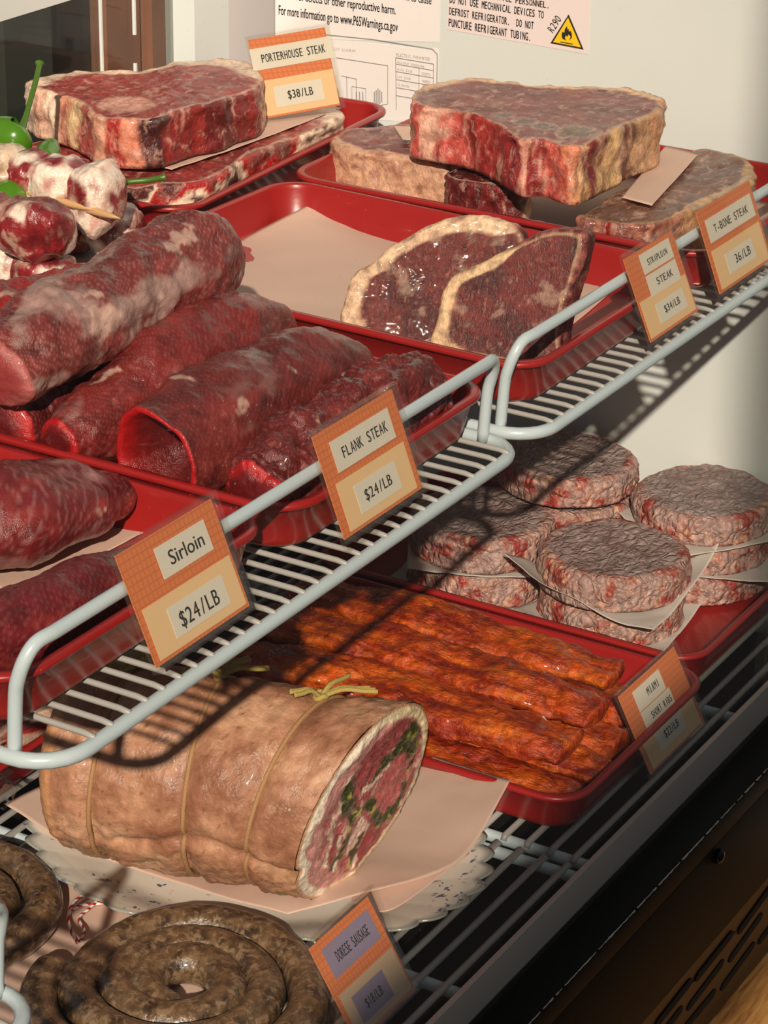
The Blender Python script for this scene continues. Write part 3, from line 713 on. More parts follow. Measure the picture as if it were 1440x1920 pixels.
steak([(772,174),(802,157),(850,147),(920,149),(1000,159),(1080,159),(1150,163),(1225,178),(1243,193),(1234,210),(1190,227),(1150,247),(1105,270),(1070,276),(1022,262),(985,262),(958,250),(930,232),(880,212),(820,200),(778,192)], .4045, .042,
      'big top T-bone steak lying across the two lower ones', [(.6, 7.4)], group=TB, seed=9, lean=C(136, 66, 58), lean2=C(112, 58, 50), fat=C(232, 188, 146), fw=.07, bones=[(1085,248,.016,C(96,76,56)), (985,228,.010,C(78,62,58)), (1020,238,.010,C(78,62,58)), (945,216,.008,C(84,66,60))],
      sides=[(8.8,C(206,150,110)),(9.7,C(196,150,110)),(10.4,C(110,60,46)),(11.1,C(214,170,120)),(11.7,C(130,44,38)),(12.2,C(226,180,130)),(13,C(228,140,104)),(13.6,C(206,90,76)),(14.2,C(150,50,46)),(15,C(222,150,128)),(15.7,C(176,56,62)),(16.6,C(158,40,44)),(17.4,C(170,50,46)),(18.3,C(196,80,70)),(19.1,C(232,176,150)),(20,C(196,84,74)),(20.7,C(226,176,140))], amp=.0042, topamp=.0014, fq=62, edge=.0035, sfreq=30)
paper([[Vx(1.566,.67,T+.0042), Vx(1.672,.67,T+.0042), Vx(1.772,.67,T+.0042)], [Vx(1.566,.83,T+.0042), Vx(1.672,.83,T+.0042), Vx(1.772,.83,T+.0042)], [Vx(1.566,.99,T+.0042), Vx(1.672,.99,T+.0042), Vx(1.772,.99,T+.0042)]], 'butcher paper lining the T-bone tray, seen in the gap below the top steak', nu=14, nv=14, amp=.0003)
paper([[Pz(738,236,.366), Pz(800,238,.366), Pz(870,245,.366)], [Pz(755,262,.363), Pz(850,272,.362), Pz(925,296,.361)]], 'folded strip of pink paper sticking out below the top T-bone steak', nu=16, nv=12, amp=.0004)
paper([[Pz(1166,370,.3612), Pz(1206,322,.3612), Pz(1248,274,.3612)], [Pz(1194,378,.3618), Pz(1236,330,.3618), Pz(1278,281,.3618)], [Pz(1222,386,.3612), Pz(1266,338,.3612), Pz(1310,289,.3612)]], 'folded pink paper on the lower right T-bone steak', nu=16, nv=14, amp=.0004)
# striploins
SG = 'striploin steaks leaning in the tray'
n1 = Vector((-.86, -.40, .32)).normalized()
steak([(640,615),(650,560),(660,524),(692,500),(730,464),(790,429),(850,411),(900,407),(950,418),(985,440),(980,500),(930,560),(880,610),(850,655),(760,648),(690,630)], 0, .028, 'left striploin steak standing on edge on bare paper, pale fat rim on its left', [(-.5, 8.4)], 'm_strip', group=SG, plane=(Pz(690,630,.3235), n1), seed=11, lean=C(108, 40, 34), lean2=C(80, 28, 25), fat=C(236, 196, 158), fw=.14, amp=.0022, topamp=.0014, cat='steak', palette=[LEAND, C(110, 40, 36), C(140, 60, 54), LEAND])
n2 = Vector((-.93, -.16, .33)).normalized()
steak([(810,657),(816,600),(829,541),(850,517),(890,497),(940,470),(1000,441),(1045,429),(1085,433),(1095,447),(1078,520),(1060,580),(1050,640),(1048,692),(1000,694),(930,682),(870,669)], 0, .026, 'right striploin steak standing on edge in front of the left one', [(-.6, 5.2)], 'm_strip', group=SG, plane=(Pz(870,669,.3235), n2), seed=12, lean=C(112, 40, 35), lean2=C(80, 28, 26), fat=C(236, 196, 150), fw=.12, amp=.0022, topamp=.0014, palette=[LEAND, C(110, 40, 36), C(150, 84, 74), C(92, 34, 32)])
zf = T+.0040
paper([[Pz(345,515,zf), Pz(460,445,zf), Pz(585,382,zf+.012)], [Pz(490,580,zf), Pz(640,500,zf), Pz(745,430,zf)], [Pz(640,622,zf+.001), Pz(860,560,zf), Pz(1010,480,zf)], [Pz(830,668,zf), Pz(1020,640,zf), Pz(1150,545,zf)]], 'pale butcher paper lining the tray beside the striploin steaks', amp=.0006)

# ------------------------------------------------------------------ flank rolls
def roll_col(seed, red=C(106, 34, 30), skin=C(142, 92, 88), amt=.5, rim=C(176, 22, 24), hollow=C(92, 18, 18)):
    def f(u, th, cp, p):
        n1 = fbm((p.x*.7, p.y*1.5, p.z*1.5), 24, 4, seed); n2 = fbm(p, 70, 4, seed+4)
        c = mix(red, mix(red, (0, 0, 0), .35), sst(-.2, .6, n2)); c = mix(c, mix(red, C(160, 60, 52), .6), sst(.0, .7, nz((p.x*.8+p.y*.5, p.y*2.4, p.z*2.4), 40, seed+7))*.6)
        fib = math.sin((p.x*1.0+p.y*.8+p.z*1.1+.006*n1)*1300+2.5*n2); c = mix(c, mix(c, skin, .6), sst(.6, 1.0, fib)*.6)
        c = mix(c, skin, sst(.66-amt*.75, .98-amt*.6, n1+.25*n2)*.85)
        c = mix(c, C(206, 168, 150), sst(.80, .95, fbm(p, 42, 4, seed+11)+amt*.32)*.7)
        if cp < 0: c = mix(c, mix(rim, hollow, sst(.25, .6, -cp)), sst(.0, .14, -cp))
        if cp > 0: c = mix(c, C(130, 32, 30), sst(.2, .6, cp))
        return c
    return f
FG = 'rolled flank steaks in the crowded red tray'
def roll(path, ru, rv, label, seed, **k):
    kc = {q: k.pop(q) for q in ('red', 'skin', 'amt', 'rim', 'hollow') if q in k}
    k.setdefault('rfn', lambda u, th: 1+.10*nz((u*3.2, math.cos(th)*.8, math.sin(th)*.8+seed), 1)+.05*nz((u*7, math.cos(th)*1.6, math.sin(th)*1.6+seed), 1))
    V, F, cc = loft(path, ru, rv, roll_col(seed, **kc), seed=seed, floor=T+.0040, **{'n': 190, 'seg': 110, **k})
    return tag(MB().add(V, F, cc).build('flank_steak', M['m_flank']), label, 'meat', FG)
roll([Vx(1.062,.940,.354), Vx(1.13,.938,.357), Vx(1.20,.935,.355), Vx(1.238,.93,.352)], [.030,.034,.034,.030], [.030,.034,.033,.028], 'bright red flank piece at the back left of the tray, below the kebabs', 21, red=C(146, 34, 32), amt=.25, amp=.004)
roll([Vx(1.215,.868,.352), Vx(1.235,.868,.352)], [.022,.022], [.026,.026], 'end of a red flank piece showing behind the pale-skinned roll', 22, red=C(140, 34, 32), amt=.2, amp=.003, n=40)
roll([Vx(1.050,.872,.350), Vx(1.10,.870,.350), Vx(1.18,.872,.350)], [.026,.030,.028], [.027,.028,.026], 'dark flank roll lying underneath at the left, in shadow', 23, red=C(92, 20, 20), amt=.15, amp=.003)
roll([Vx(1.043,.822,.352), Vx(1.08,.818,.354), Vx(1.13,.815,.360), Vx(1.19,.813,.362), Vx(1.238,.808,.356)], [.014,.023,.030,.033,.020], [.014,.024,.034,.037,.022], 'smooth red flank roll arching in the middle of the tray, second from the rail side', 24, red=C(122, 36, 32), amt=.3, amp=.002)
roll([Vx(1.044,.758,.354), Vx(1.10,.752,.358), Vx(1.16,.748,.360), Vx(1.215,.745,.357)], [.030,.034,.034,.024], [.031,.036,.035,.022], 'large flank roll with an open bright red cut end', 25, red=C(104, 34, 30), skin=C(128, 80, 74), amt=.42, amp=.0022, capin=.05, cap=.16)
roll([Vx(1.05,.697,.346), Vx(1.10,.697,.352), Vx(1.16,.695,.354), Vx(1.222,.694,.350)], [.018,.024,.025,.020], [.022,.030,.032,.022], 'ragged flank roll nearest the rail, behind the flank steak tag', 26, red=C(100, 28, 26), skin=C(150, 92, 84), amt=.4, amp=.0055, fq=70)
roll([Vx(1.030,.852,.392), Vx(1.08,.850,.398), Vx(1.14,.848,.404), Vx(1.20,.846,.408), Vx(1.228,.846,.406)], [.024,.030,.030,.033,.022], [.021,.029,.028,.033,.021], 'pale-skinned flank roll lying on top of the others at the back', 27, red=C(120, 48, 44), skin=C(170, 136, 126), amt=.8, amp=.0032, hollow=C(150, 60, 60), rim=C(176, 96, 90))

# ------------------------------------------------------------------ sirloin tray
zp = T+.0042
paper([[Pz(-60,960,zp), Pz(20,905,zp), Pz(110,868,zp+.016)], [Pz(-30,1070,zp), Pz(130,980,zp), Pz(240,925,zp+.004)], [Pz(30,1130,zp), Pz(190,1040,zp), Pz(335,972,zp+.003)]], 'pale butcher paper lining the sirloin tray', amp=.001)
V, F, cc = loft([Pz(-90,985,.350), Pz(20,960,.352), Pz(120,940,.348), Pz(195,930,.343), Pz(232,922,.340)], [.036,.038,.034,.020,.010], [.024,.026,.020,.013,.007], roll_col(31, red=C(116, 34, 34), skin=C(168, 120, 116), amt=.5), seed=31, amp=.002)
tag(MB().add(V, F, cc).build('sirloin_piece', M['m_flank']), 'upper sirloin piece tapering to a point on pale paper', 'meat', 'sirloin pieces')
V, F, cc = loft([Pz(-80,1215,.3435), Pz(60,1165,.3435), Pz(170,1110,.3435), Pz(262,1068,.341)], [.019,.021,.020,.015], [.018,.019,.018,.013], roll_col(32, red=C(104, 24, 28), skin=C(150, 80, 76), amt=.15), seed=32, amp=.0018)
tag(MB().add(V, F, cc).build('sirloin_piece', M['m_flank']), 'dark lower sirloin piece lying along the rail, beside the Sirloin tag', 'meat', 'sirloin pieces')

# ------------------------------------------------------------------ kebabs on a white plate
pc = Vector((1.345, 1.095, ZS))
def ring_plate(c, rx, ry, ang, prof, scal=0, samp=0., zamp=0., n=180):
    V = []; F = []
    ca, sa = math.cos(ang), math.sin(ang)
    for fr, z in prof:
        for k in range(n):
            a = 2*math.pi*k/n; w_ = 1+samp*abs(math.sin(a*scal/2))*max(0, fr-.75)*4 if scal else 1
            zz = z+(zamp*abs(math.sin(a*scal/2))*max(0, fr-.7)*3.3 if scal else 0)
            x, y = rx*fr*w_*math.cos(a), ry*fr*w_*math.sin(a); V.append(Vector((c.x+x*ca-y*sa, c.y+x*sa+y*ca, c.z+zz)))
    m_ = len(prof)
    for i in range(m_-1):
        for k in range(n): l = (k+1) % n; F.append((i*n+k, i*n+l, (i+1)*n+l, (i+1)*n+k))
    F.append(tuple(range(n))); F.append(tuple((m_-1)*n+k for k in range(n))[::-1]); return V, F
V, F = ring_plate(pc, .066, .10, 0, [(.5,.002),(.7,.0025),(.85,.005),(.99,.010),(1,.0095),(.99,.008),(.85,.003),(.7,0),(.5,0)])
tag(MB().add(V, F).build('plate', plain('white_plate', C(236, 232, 226), .2, coat=.3)), 'plain white plate under the kebabs, mostly hidden', 'plate')
def chunk_col(seed, white=.5, red=C(140, 34, 38)):
    def f(u, th, cp, p):
        n1 = fbm(p, 36, 3, seed); n2 = fbm(p, 100, 3, seed+2)
        c = mix(red, mix(red, (0, 0, 0), .4), sst(-.2, .5, n2)); return mix(c, mix(C(240, 218, 198), C(214, 160, 146), sst(0, .6, n2)), sst(.34-white*1.25, .60-white*1.25, n1))
    return f
def chunk(c, d, hl, ru, rv, seed, white, parent):
    V, F, cc = loft([c-d*hl, c-d*hl*.3, c+d*hl*.3, c+d*hl], [ru*.8, ru, ru*.95, ru*.8], [rv*.82, rv*.95, rv, rv*.8], chunk_col(seed, white), n=40, seg=48, cap=.4, capn=10, amp=.0042, fq=40, seed=seed, expo=3.2)
    return MB().add(V, F, cc).build('meat_chunk', M['m_kebab'], parent)
DK = Vector((.05, -1, -.02)).normalized()
M['stick'] = plain('bamboo', C(206, 160, 110), .5, var=.1); M['green'] = plain('green_pepper', C(74, 124, 14), .25, var=.15, coat=.5, sss=.05); M['stem'] = plain('pepper_stem', C(70, 104, 26), .4)
def kebab(label, base, chunks, sticks):
    e = thing('kebab', base, label, 'kebab', 'meat kebabs on the white plate')
    for c, hl, ru, rv, seed, wh in chunks: chunk(c, DK, hl, ru, rv, seed, wh, e)
    for a, b in sticks:
        d = (b-a).normalized(); MB().tube([a, b-d*.016, b-d*.008, b], [.0026, .0026, .0018, .0002], 10).build('skewer', M['stick'], e)
    return e
# lower right kebab
cC = Pz(205, 432, .343)
kebab('kebab under the pale one, its tip above the corner of the striploin tray', Vector((cC.x, cC.y+.03, .322)), [(cC+DK*.005, .012, .021, .020, 41, .40), (cC-DK*.036, .016, .022, .020, 42, .05), (cC-DK*.080, .016, .022, .020, 43, .2)], [(cC-DK*.1-Vector((0,0,.006)), Pz(232,468,.338))])
# upper pale kebab
cA = Pz(172, 368, .382)
kA = kebab('pale fatty kebab on top, with a mushroom and green peppers', Vector((cA.x, cA.y+.04, .36)), [(cA+DK*.004, .011, .020, .026, 44, .52), (cA-DK*.026, .014, .021, .026, 45, .34), (cA-DK*.052, .010, .020, .022, 46, .02)],
     [(cA-DK*.14+Vector((-.004,0,.000)), Pz(176,394,.380)), (cA-DK*.14+Vector((.006,0,-.004)), Pz(226,410,.378))])
mc = Pz(8, 322, .388)
V, F, cc = loft([mc+Vector((.0,-.004,-.012)), mc+Vector((0,-.002,.0)), mc+Vector((0,0,.010))], [.020,.026,.018], [.020,.024,.016], lambda u, th, cp, p: mix(C(150, 112, 84), C(226, 196, 166), sst(-.1, .4, fbm(p, 60, 3, 5)+.5*u)), n=30, seg=48, amp=.002, up=Vector((0, 1, 0)), cap=.6)
MB().add(V, F, cc).build('mushroom', M['m_kebab'], kA)
def pepper(pts, r, stem, parent):
    V, F, cc = loft(pts, r, r, lambda *a: (1, 1, 1), n=40, seg=40, amp=.0008, fq=60, cap=.6, up=Vector((.3, .5, .8)))
    q = MB().add(V, F, cc).build('pepper', M['green'], parent); n = len(stem); st = spl(stem, 24)
    MB().tube(st, [.0042-.0022*min(1, i/8)+(.0012 if i > 21 else 0) for i in range(24)], 12).build('pepper_stem', M['stem'], q)
p1 = Pz(26, 262, .405); 
pepper([Pz(-26,262,.402), Pz(6,258,.404), Pz(30,258,.405), Pz(40,250,.407)], [.012,.0155,.014,.006], [Pz(36,252,.407), Pz(44,232,.412), Pz(58,185,.425), Pz(70,140,.438), Pz(74,118,.444)], kA)
pepper([Pz(84,300,.392), Pz(92,285,.394), Pz(97,272,.397)], [.008,.0088,.006], [Pz(90,300,.390), Pz(90,306,.388), Pz(92,312,.386)], kA)
pepper([Pz(150,352,.388), Pz(180,349,.388), Pz(205,346,.388)], [.008,.009,.006], [Pz(205,346,.388), Pz(240,341,.389), Pz(275,338,.390), Pz(309,332,.391)], kA)
pepper([Pz(-20,382,.375), Pz(20,372,.376), Pz(48,352,.378)], [.010,.014,.010], [Pz(-10,384,.374), Pz(-20,386,.374), Pz(-26,388,.374)], kA)
# front left kebab
cB = Pz(85, 440, .372)
kebab('dark red and white kebab in front at the far left, two skewer tips showing', Vector((cB.x, cB.y+.03, .35)), [(cB+DK*.002+Vector((-.012,.0,.008)), .020, .020, .020, 47, .05), (cB-DK*.042+Vector((-.012,0,.006)), .018, .021, .022, 48, -.05), (cB+DK*.004+Vector((-.006,.002,-.026)), .014, .019, .018, 49, .42), (cB-DK*.034+Vector((-.006,.002,-.026)), .018, .022, .020, 50, .36)],
     [(cB-DK*.09, Pz(96,462,.368)), (cB-DK*.09+Vector((0,0,-.02)), Pz(131,493,.352))])

# ------------------------------------------------------------------ marinated ribs
def rib_col(seed):
    def f(u, th, cp, p):
        n1 = fbm((p.x*1.5, p.y*.28, p.z*1.5), 60, 4, seed); n2 = fbm((p.x, p.y*.5, p.z), 130, 3, seed+3)
        c = mix(C(206, 82, 8), C(150, 38, 6), sst(-.35, .4, n1)); c = mix(c, C(118, 26, 6), sst(.1, .6, n2)*.6); return mix(c, C(222, 116, 20), sst(.3, .6, -n1)*.5)
    return f
RB = 'marinated short ribs in the red tray'
def rib(x, y0, y1, z, ru, rv, seed, label, dx=.0, bend=.004):
    path = [Vx(x, y1, z), Vx(x+dx*.3, y1+(y0-y1)*.33, z+bend), Vx(x+dx*.7, y1+(y0-y1)*.66, z+bend*.6), Vx(x+dx, y0, z-bend*.3)]
    V, F, cc = loft(path, [ru*.8, ru, ru*1.02, ru*.86], [rv*.85, rv*1.1, rv, rv*.7], rib_col(seed), n=150, seg=72, amp=.0052, fq=42, seed=seed, expo=2.6, cap=.3)
    tag(MB().add(V, F, cc).build('short_rib', M['m_rib']), label, 'meat', RB)
rib(1.366, .655, .92, .0135, .022, .0085, 61, 'lowest orange rib strip along the roast side of the tray', dx=.004)
rib(1.410, .652, .93, .0135, .021, .0085, 62, 'orange rib strip in the bottom layer, its end at the front of the tray', dx=.006)
rib(1.456, .66, .94, .0135, .022, .0085, 63, 'orange rib strip in the bottom layer, under the middle strips')
rib(1.508, .66, .945, .0145, .026, .0095, 64, 'orange rib strip in the bottom layer along the burger side of the tray')
rib(1.392, .672, .945, .034, .025, .0105, 65, 'thick top rib strip nearest the roast, split at its front end', dx=.008)
rib(1.445, .675, .952, .037, .025, .0105, 66, 'top rib strip in the middle of the pile', dx=.006)
rib(1.497, .690, .955, .037, .024, .010, 67, 'top rib strip nearest the burger patties', dx=.010)

# ------------------------------------------------------------------ burger patties
def patty_col(seed):
    def f(kind, s, t, h, p):
        n1 = fbm(p, 60, 4, seed); n2 = fbm(p, 150, 3, seed+3)
        top = mix(C(164, 146, 140), C(138, 114, 108), sst(-.3, .5, n1)); side = mix(C(176, 138, 126), C(160, 62, 50), sst(.08, .4, n1+.5*n2)); side = mix(side, C(206, 160, 132), sst(.25, .5, n2))
        if kind == 'top': return mix(top, side, sst(.94, 1.0, t+n1*.05))
        return mix(side, mix(top, side, .5), sst(0, .5, -n1))
    return f
PG = 'raw burger patties in short stacks'
M['m_patty'] = None
def wrinkle_mat():
    m, nt, b, out = newmat('paper_pressed_beef'); L = nt.links.new
    at = N(nt, 'ShaderNodeVertexColor', layer_name='Col'); co = objcoord(nt); cs = objcoord(nt, (.6, 1.5, 1), (0, 0, .6))
    nd = N(nt, 'ShaderNodeTexNoise', Scale=60., Detail=4.); L(co, nd.inputs['Vector'])
    va = N(nt, 'ShaderNodeVectorMath', operation='MULTIPLY_ADD'); L(nd.outputs['Color'], va.inputs[0]); va.inputs[1].default_value = (.034, .034, .034); L(cs, va.inputs[2])
    v = N(nt, 'ShaderNodeTexVoronoi', Scale=78., feature='DISTANCE_TO_EDGE'); L(va.outputs[0], v.inputs['Vector'])
    n2 = N(nt, 'ShaderNodeTexNoise', Scale=260., Detail=5.); L(co, n2.inputs['Vector'])
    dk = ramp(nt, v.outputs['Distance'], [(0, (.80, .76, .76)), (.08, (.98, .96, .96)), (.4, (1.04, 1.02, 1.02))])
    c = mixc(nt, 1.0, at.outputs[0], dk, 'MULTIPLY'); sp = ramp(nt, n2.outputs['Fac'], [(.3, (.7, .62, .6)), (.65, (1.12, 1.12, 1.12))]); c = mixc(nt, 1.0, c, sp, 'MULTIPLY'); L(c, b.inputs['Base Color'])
    b.inputs['Roughness'].default_value = .45
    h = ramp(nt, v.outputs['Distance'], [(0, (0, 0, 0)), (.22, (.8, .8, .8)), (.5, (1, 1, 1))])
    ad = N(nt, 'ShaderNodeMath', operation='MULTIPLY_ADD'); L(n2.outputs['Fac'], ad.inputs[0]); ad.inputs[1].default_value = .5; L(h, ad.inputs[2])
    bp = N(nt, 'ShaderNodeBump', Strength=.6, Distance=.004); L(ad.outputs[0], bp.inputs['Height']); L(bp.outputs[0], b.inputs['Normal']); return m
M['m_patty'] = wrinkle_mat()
def patty(cx, cy, ztop, th, r, seed, label, tilt=(0, 0)):
    out = []
    for k in range(24):
        a = 2*math.pi*k/24; rr = r*(1+.035*nz((math.cos(a), math.sin(a), seed), 1.7)); x, y = rr*math.cos(a), rr*math.sin(a)
        out.append(Vector((cx+x, cy+y, ztop+x*tilt[0]+y*tilt[1])))
    V, F, cc = slab(out, Vector((-tilt[0]*-1*-1, -tilt[1]*-1*-1, -1)), th, patty_col(seed), amp=.0028, topamp=.0012, fq=70, edge=.007, seed=seed, R=22, M=10)
    return tag(MB().add(V, F, cc).build('burger_patty', M['m_patty']), label, 'burger patty', PG)
def wax(cx, cy, z, half, ang, label, curl, seed):
    g = []
    ca, sa = math.cos(ang), math.sin(ang)
    for i in range(5):
        row = []
        for j in range(5):
            x = (i/4*2-1)*half; y = (j/4*2-1)*half; d = math.hypot(x, y)/half
            k = 0 if i in (1, 2, 3) and j in (1, 2, 3) else curl[((i >= 2)*2+(j >= 2))]
            row.append(Vector((cx+x*ca-y*sa, cy+x*sa+y*ca, z+k*max(0, d-.8)+(0 if i in (1, 2, 3) and j in (1, 2, 3) else .0035*nz((i*3.1, j*2.7, seed), 1)))))
        g.append(row)
    return paper(g, label, 'waxpaper', 'wax_paper', 'square wax papers between patties', amp=.0007, fq=60, seed=seed, nu=36, nv=36)
def cen(px, py, z): p = Pz(px, py, z); return p.x, p.y
zb = .0045
th = .0265; zt = zb+.0075+2*th
fx, fy = cen(1152, 1026, zt); lx, ly = cen(903, 960, zt); bx, by = 1.738, .846; rx_, ry_ = 1.752, .733
tk = .0230
wax(fx, fy, zb+.0006, .060, .1, 'wax paper under the front patty stack', (.006, .030, .012, .008), 1)
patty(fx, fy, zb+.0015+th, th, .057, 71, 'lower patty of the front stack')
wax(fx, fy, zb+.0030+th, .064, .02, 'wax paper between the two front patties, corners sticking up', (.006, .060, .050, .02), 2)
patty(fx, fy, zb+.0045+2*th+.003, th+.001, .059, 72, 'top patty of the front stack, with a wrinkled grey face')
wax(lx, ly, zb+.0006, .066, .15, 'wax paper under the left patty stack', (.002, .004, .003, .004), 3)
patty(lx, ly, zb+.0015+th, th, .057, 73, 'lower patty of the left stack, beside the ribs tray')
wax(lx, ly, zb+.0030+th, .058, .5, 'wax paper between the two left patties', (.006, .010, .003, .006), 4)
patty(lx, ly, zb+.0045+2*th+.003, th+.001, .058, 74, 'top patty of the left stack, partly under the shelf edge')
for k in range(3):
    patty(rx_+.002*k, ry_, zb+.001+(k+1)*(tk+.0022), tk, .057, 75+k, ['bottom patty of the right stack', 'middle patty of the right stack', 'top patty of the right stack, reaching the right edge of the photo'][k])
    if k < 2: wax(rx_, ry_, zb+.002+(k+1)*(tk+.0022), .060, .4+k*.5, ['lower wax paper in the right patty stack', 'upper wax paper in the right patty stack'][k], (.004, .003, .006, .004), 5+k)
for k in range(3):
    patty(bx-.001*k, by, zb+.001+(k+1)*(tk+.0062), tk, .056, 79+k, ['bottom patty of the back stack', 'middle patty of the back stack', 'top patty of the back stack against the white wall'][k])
'''wax((fx+bx)/2+.012, (fy+by)/2-.004, .046, .034, .9, 'small crumpled wax paper standing up between the four stacks', (.02, .03, .02, .03), 9)'''
paper([[Pz(1040,962,.050), Pz(1110,955,.050), Pz(1190,950,.050)], [Pz(1042,935,.060), Pz(1110,928,.056), Pz(1185,938,.056)], [Pz(1056,902,.074), Pz(1118,893,.070), Pz(1166,912,.068)]], 'crumpled wax paper standing up between the four patty stacks', 'waxpaper', 'wax_paper', 'square wax papers between patties', amp=.004, fq=90, nu=20, nv=14)
# ------------------------------------------------------------------ pork roast
DA = Vector((.235, -.972, 0)).normalized(); SA = DA.cross(Vector((0, 0, 1))).normalized(); ZU = Vector((0, 0, 1))
A0 = Vector((1.141, .886, .0865)); LEN = .1835; NCUT = Vector((-.07, -.94, -.22)).normalized()
STR = (.14, .47, .77)
def roast_r(u, th):
    k = 1.0
    for s in STR: k -= .06*math.exp(-((u-s)/.034)**2)
    k -= .07*math.exp(-(((th+math.pi)%(2*math.pi)-math.pi+.28+.12*math.sin(u*8))/.075)**2)*sst(.05, .3, u)
    k += .02*math.sin(u*9+1)*math.cos(th*2)
    k *= .93+.07*sst(0, .12, u)
    return k
def roast():
    e = thing('pork_roast', A0+DA*LEN/2-Vector((0, 0, .064)), 'rolled pork roast tied with string, herb-filled cut end facing the glass', 'meat')
    ORG[e.name] = A0+DA*LEN/2-Vector((0, 0, .064))
    n, seg = 130, 180; V = []; F = []; cc = []
    ru, rv = .063, .0655
    def pt(u, th, sc, push):
        c = A0+DA*(LEN*u); k = roast_r(max(u, 0), th)
        d = SA*(ru*k*math.cos(th)*sc)+ZU*(rv*k*math.sin(th)*sc)
        dl = -(d.dot(NCUT))/(DA.dot(NCUT))*sst(.45, 1.0, u)
        return c+d+DA*(dl+push), d
    rows = []
    for k in range(10, 0, -1): a = k/10*math.pi/2*.98; rows.append((0.0, math.cos(a)**.7, -.020*math.sin(a), 'end'))
    for i in range(n): rows.append((i/(n-1), 1, 0, 'skin'))
    for (u, sc, push, kd) in rows:
        for q in range(seg):
            th = 2*math.pi*q/seg; p, d = pt(u, th, sc, push); nn = d.normalized()
            n1 = fbm(p, 30, 4, 81); n2 = fbm(p, 160, 3, 82)
            wr = (fbm((p.x, p.y, p.z*2.2), 90, 4, 83))*.0010
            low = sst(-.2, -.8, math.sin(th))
            p = p+nn*(n1*.0018+wr*(1+1.0*low))*sc
            V.append(p)
            c = mix(C(178, 128, 98), C(146, 96, 70), sst(-.2, .6, n1)); c = mix(c, C(224, 176, 140), sst(.1, .6, -n1)*.5)
            c = mix(c, C(120, 70, 40), sst(.55, .75, fbm(p, 260, 2, 84))*.7)
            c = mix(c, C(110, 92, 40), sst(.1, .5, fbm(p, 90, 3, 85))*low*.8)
            if kd == 'end': c = mix(c, C(226, 164, 110), .5)
            cc.append(c)
    m_ = len(rows)
    for i in range(m_-1):
        for q in range(seg): l = (q+1) % seg; F.append((i*seg+q, i*seg+l, (i+1)*seg+l, (i+1)*seg+q))
    F.append(tuple(range(seg))[::-1])
    MB().add(V, F, cc).build('skin', M['m_roast'], e)
    # the cut face
    V = []; F = []; cc = []; R = 90
    for j in range(R+1):
        t = j/R
        for q in range(seg):
            th = 2*math.pi*q/seg; p, d = pt(1.0, th, max(t, .001), .0004+.0022*math.sin(min(1, (1-t)*9)*math.pi/2)); 
            X = math.cos(th)*t; Y = math.sin(th)*t
            w1 = fbm((X, Y, 1.3), 1.6, 4, 86); w2 = fbm((X, Y, 4.1), 3.4, 4, 87); w3 = fbm((X, Y, 2.2), 9., 4, 88)
            ax = -X+.07*w2+.03*w3; by = Y+.07*fbm((X, Y, 7.7), 3.4, 4, 89)+.03*w3; tt = t+.03*w2
            herb = lambda: mix(C(50, 56, 16), C(170, 166, 60), sst(.05, .55, w3))
            PK = mix(C(176, 92, 90), C(156, 70, 70), sst(-.3, .5, w2)); DR = mix(C(146, 52, 54), C(168, 78, 76), sst(-.2, .5, w3)); CR = C(232, 206, 180); WH = C(240, 222, 198)
            c = mix(PK, CR, sst(.2, .5, w3)*.5)
            def blob(cx, cy, rx, ry, col, soft=.12):
                nonlocal c
                d = math.hypot((ax-cx)/rx, (by-cy)/ry); c = mix(c, col, sst(1+soft, 1-soft, d))
            def band(x0, y0, x1, y1, wd, col, br=-.4):
                nonlocal c
                vx, vy = x1-x0, y1-y0; L2 = vx*vx+vy*vy; q = max(0, min(1, ((ax-x0)*vx+(by-y0)*vy)/L2))
                d = math.hypot(ax-x0-q*vx, by-y0-q*vy)+.05*w3; c = mix(c, col, sst(wd*1.25, wd*.7, d)*sst(br-.1, br+.1, w2))
            # belly layers towards the bottom left, run along the long way of the slice
            for k_, (off, col) in enumerate(((-.52, CR), (-.38, DR), (-.27, CR), (-.10, DR), (.04, CR), (.20, DR))):
                band(off-.05, .15 if k_ < 2 else -.25, off+.12, -.95, .07 if k_ % 2 else .035, col)
            blob(.05, -.42, .17, .17, C(226, 188, 170))
            blob(.34, -.62, .22, .26, DR)
            blob(-.10, .50, .24, .30, DR); blob(.12, .68, .2, .16, DR); blob(.44, -.02, .32, .36, mix(C(184, 88, 86), C(200, 112, 104), sst(-.2, .5, w3)))
            band(-.50, .55, -.48, .16, .06, CR); band(-.12, .18, .2, .24, .05, CR)
            for g_ in ((-.46, .34, -.30, .10, .09), (-.30, .10, -.16, -.12, .07), (-.16, -.12, -.2, -.5, .055), (-.12, -.02, .22, -.16, .06), (.22, -.16, .42, -.44, .07), (.42, -.44, .60, -.42, .08), (.02, .28, .26, .40, .06), (.26, .40, .55, .52, .13), (.55, .52, .66, .30, .10), (.70, .1, .70, -.4, .04), (.1, -.5, -.02, -.85, .05), (-.3, -.5, -.36, -.8, .04)):
                band(*g_, herb(), -.75)
            lf = sst(-.25, .45, X)      # 1 on the left rim of the slice
            wf_ = .115*lf+.13*(1-lf)
            c = mix(c, mix(C(206, 142, 134), C(190, 118, 112), sst(0, .5, w2)), sst(1-wf_-.17*lf-.03, 1-wf_-.17*lf, tt))
            c = mix(c, mix(WH, C(236, 208, 150), .7*(1-lf)), sst(1-wf_-.02, 1-wf_+.015, tt))
            c = mix(c, C(190, 140, 104), sst(.965, .985, t))
            hb = 0.
            h = w3*.0012+w2*.0018-hb*.002
            p = p+NCUT*(h*sst(1, .93, t)); V.append(p); cc.append(c)
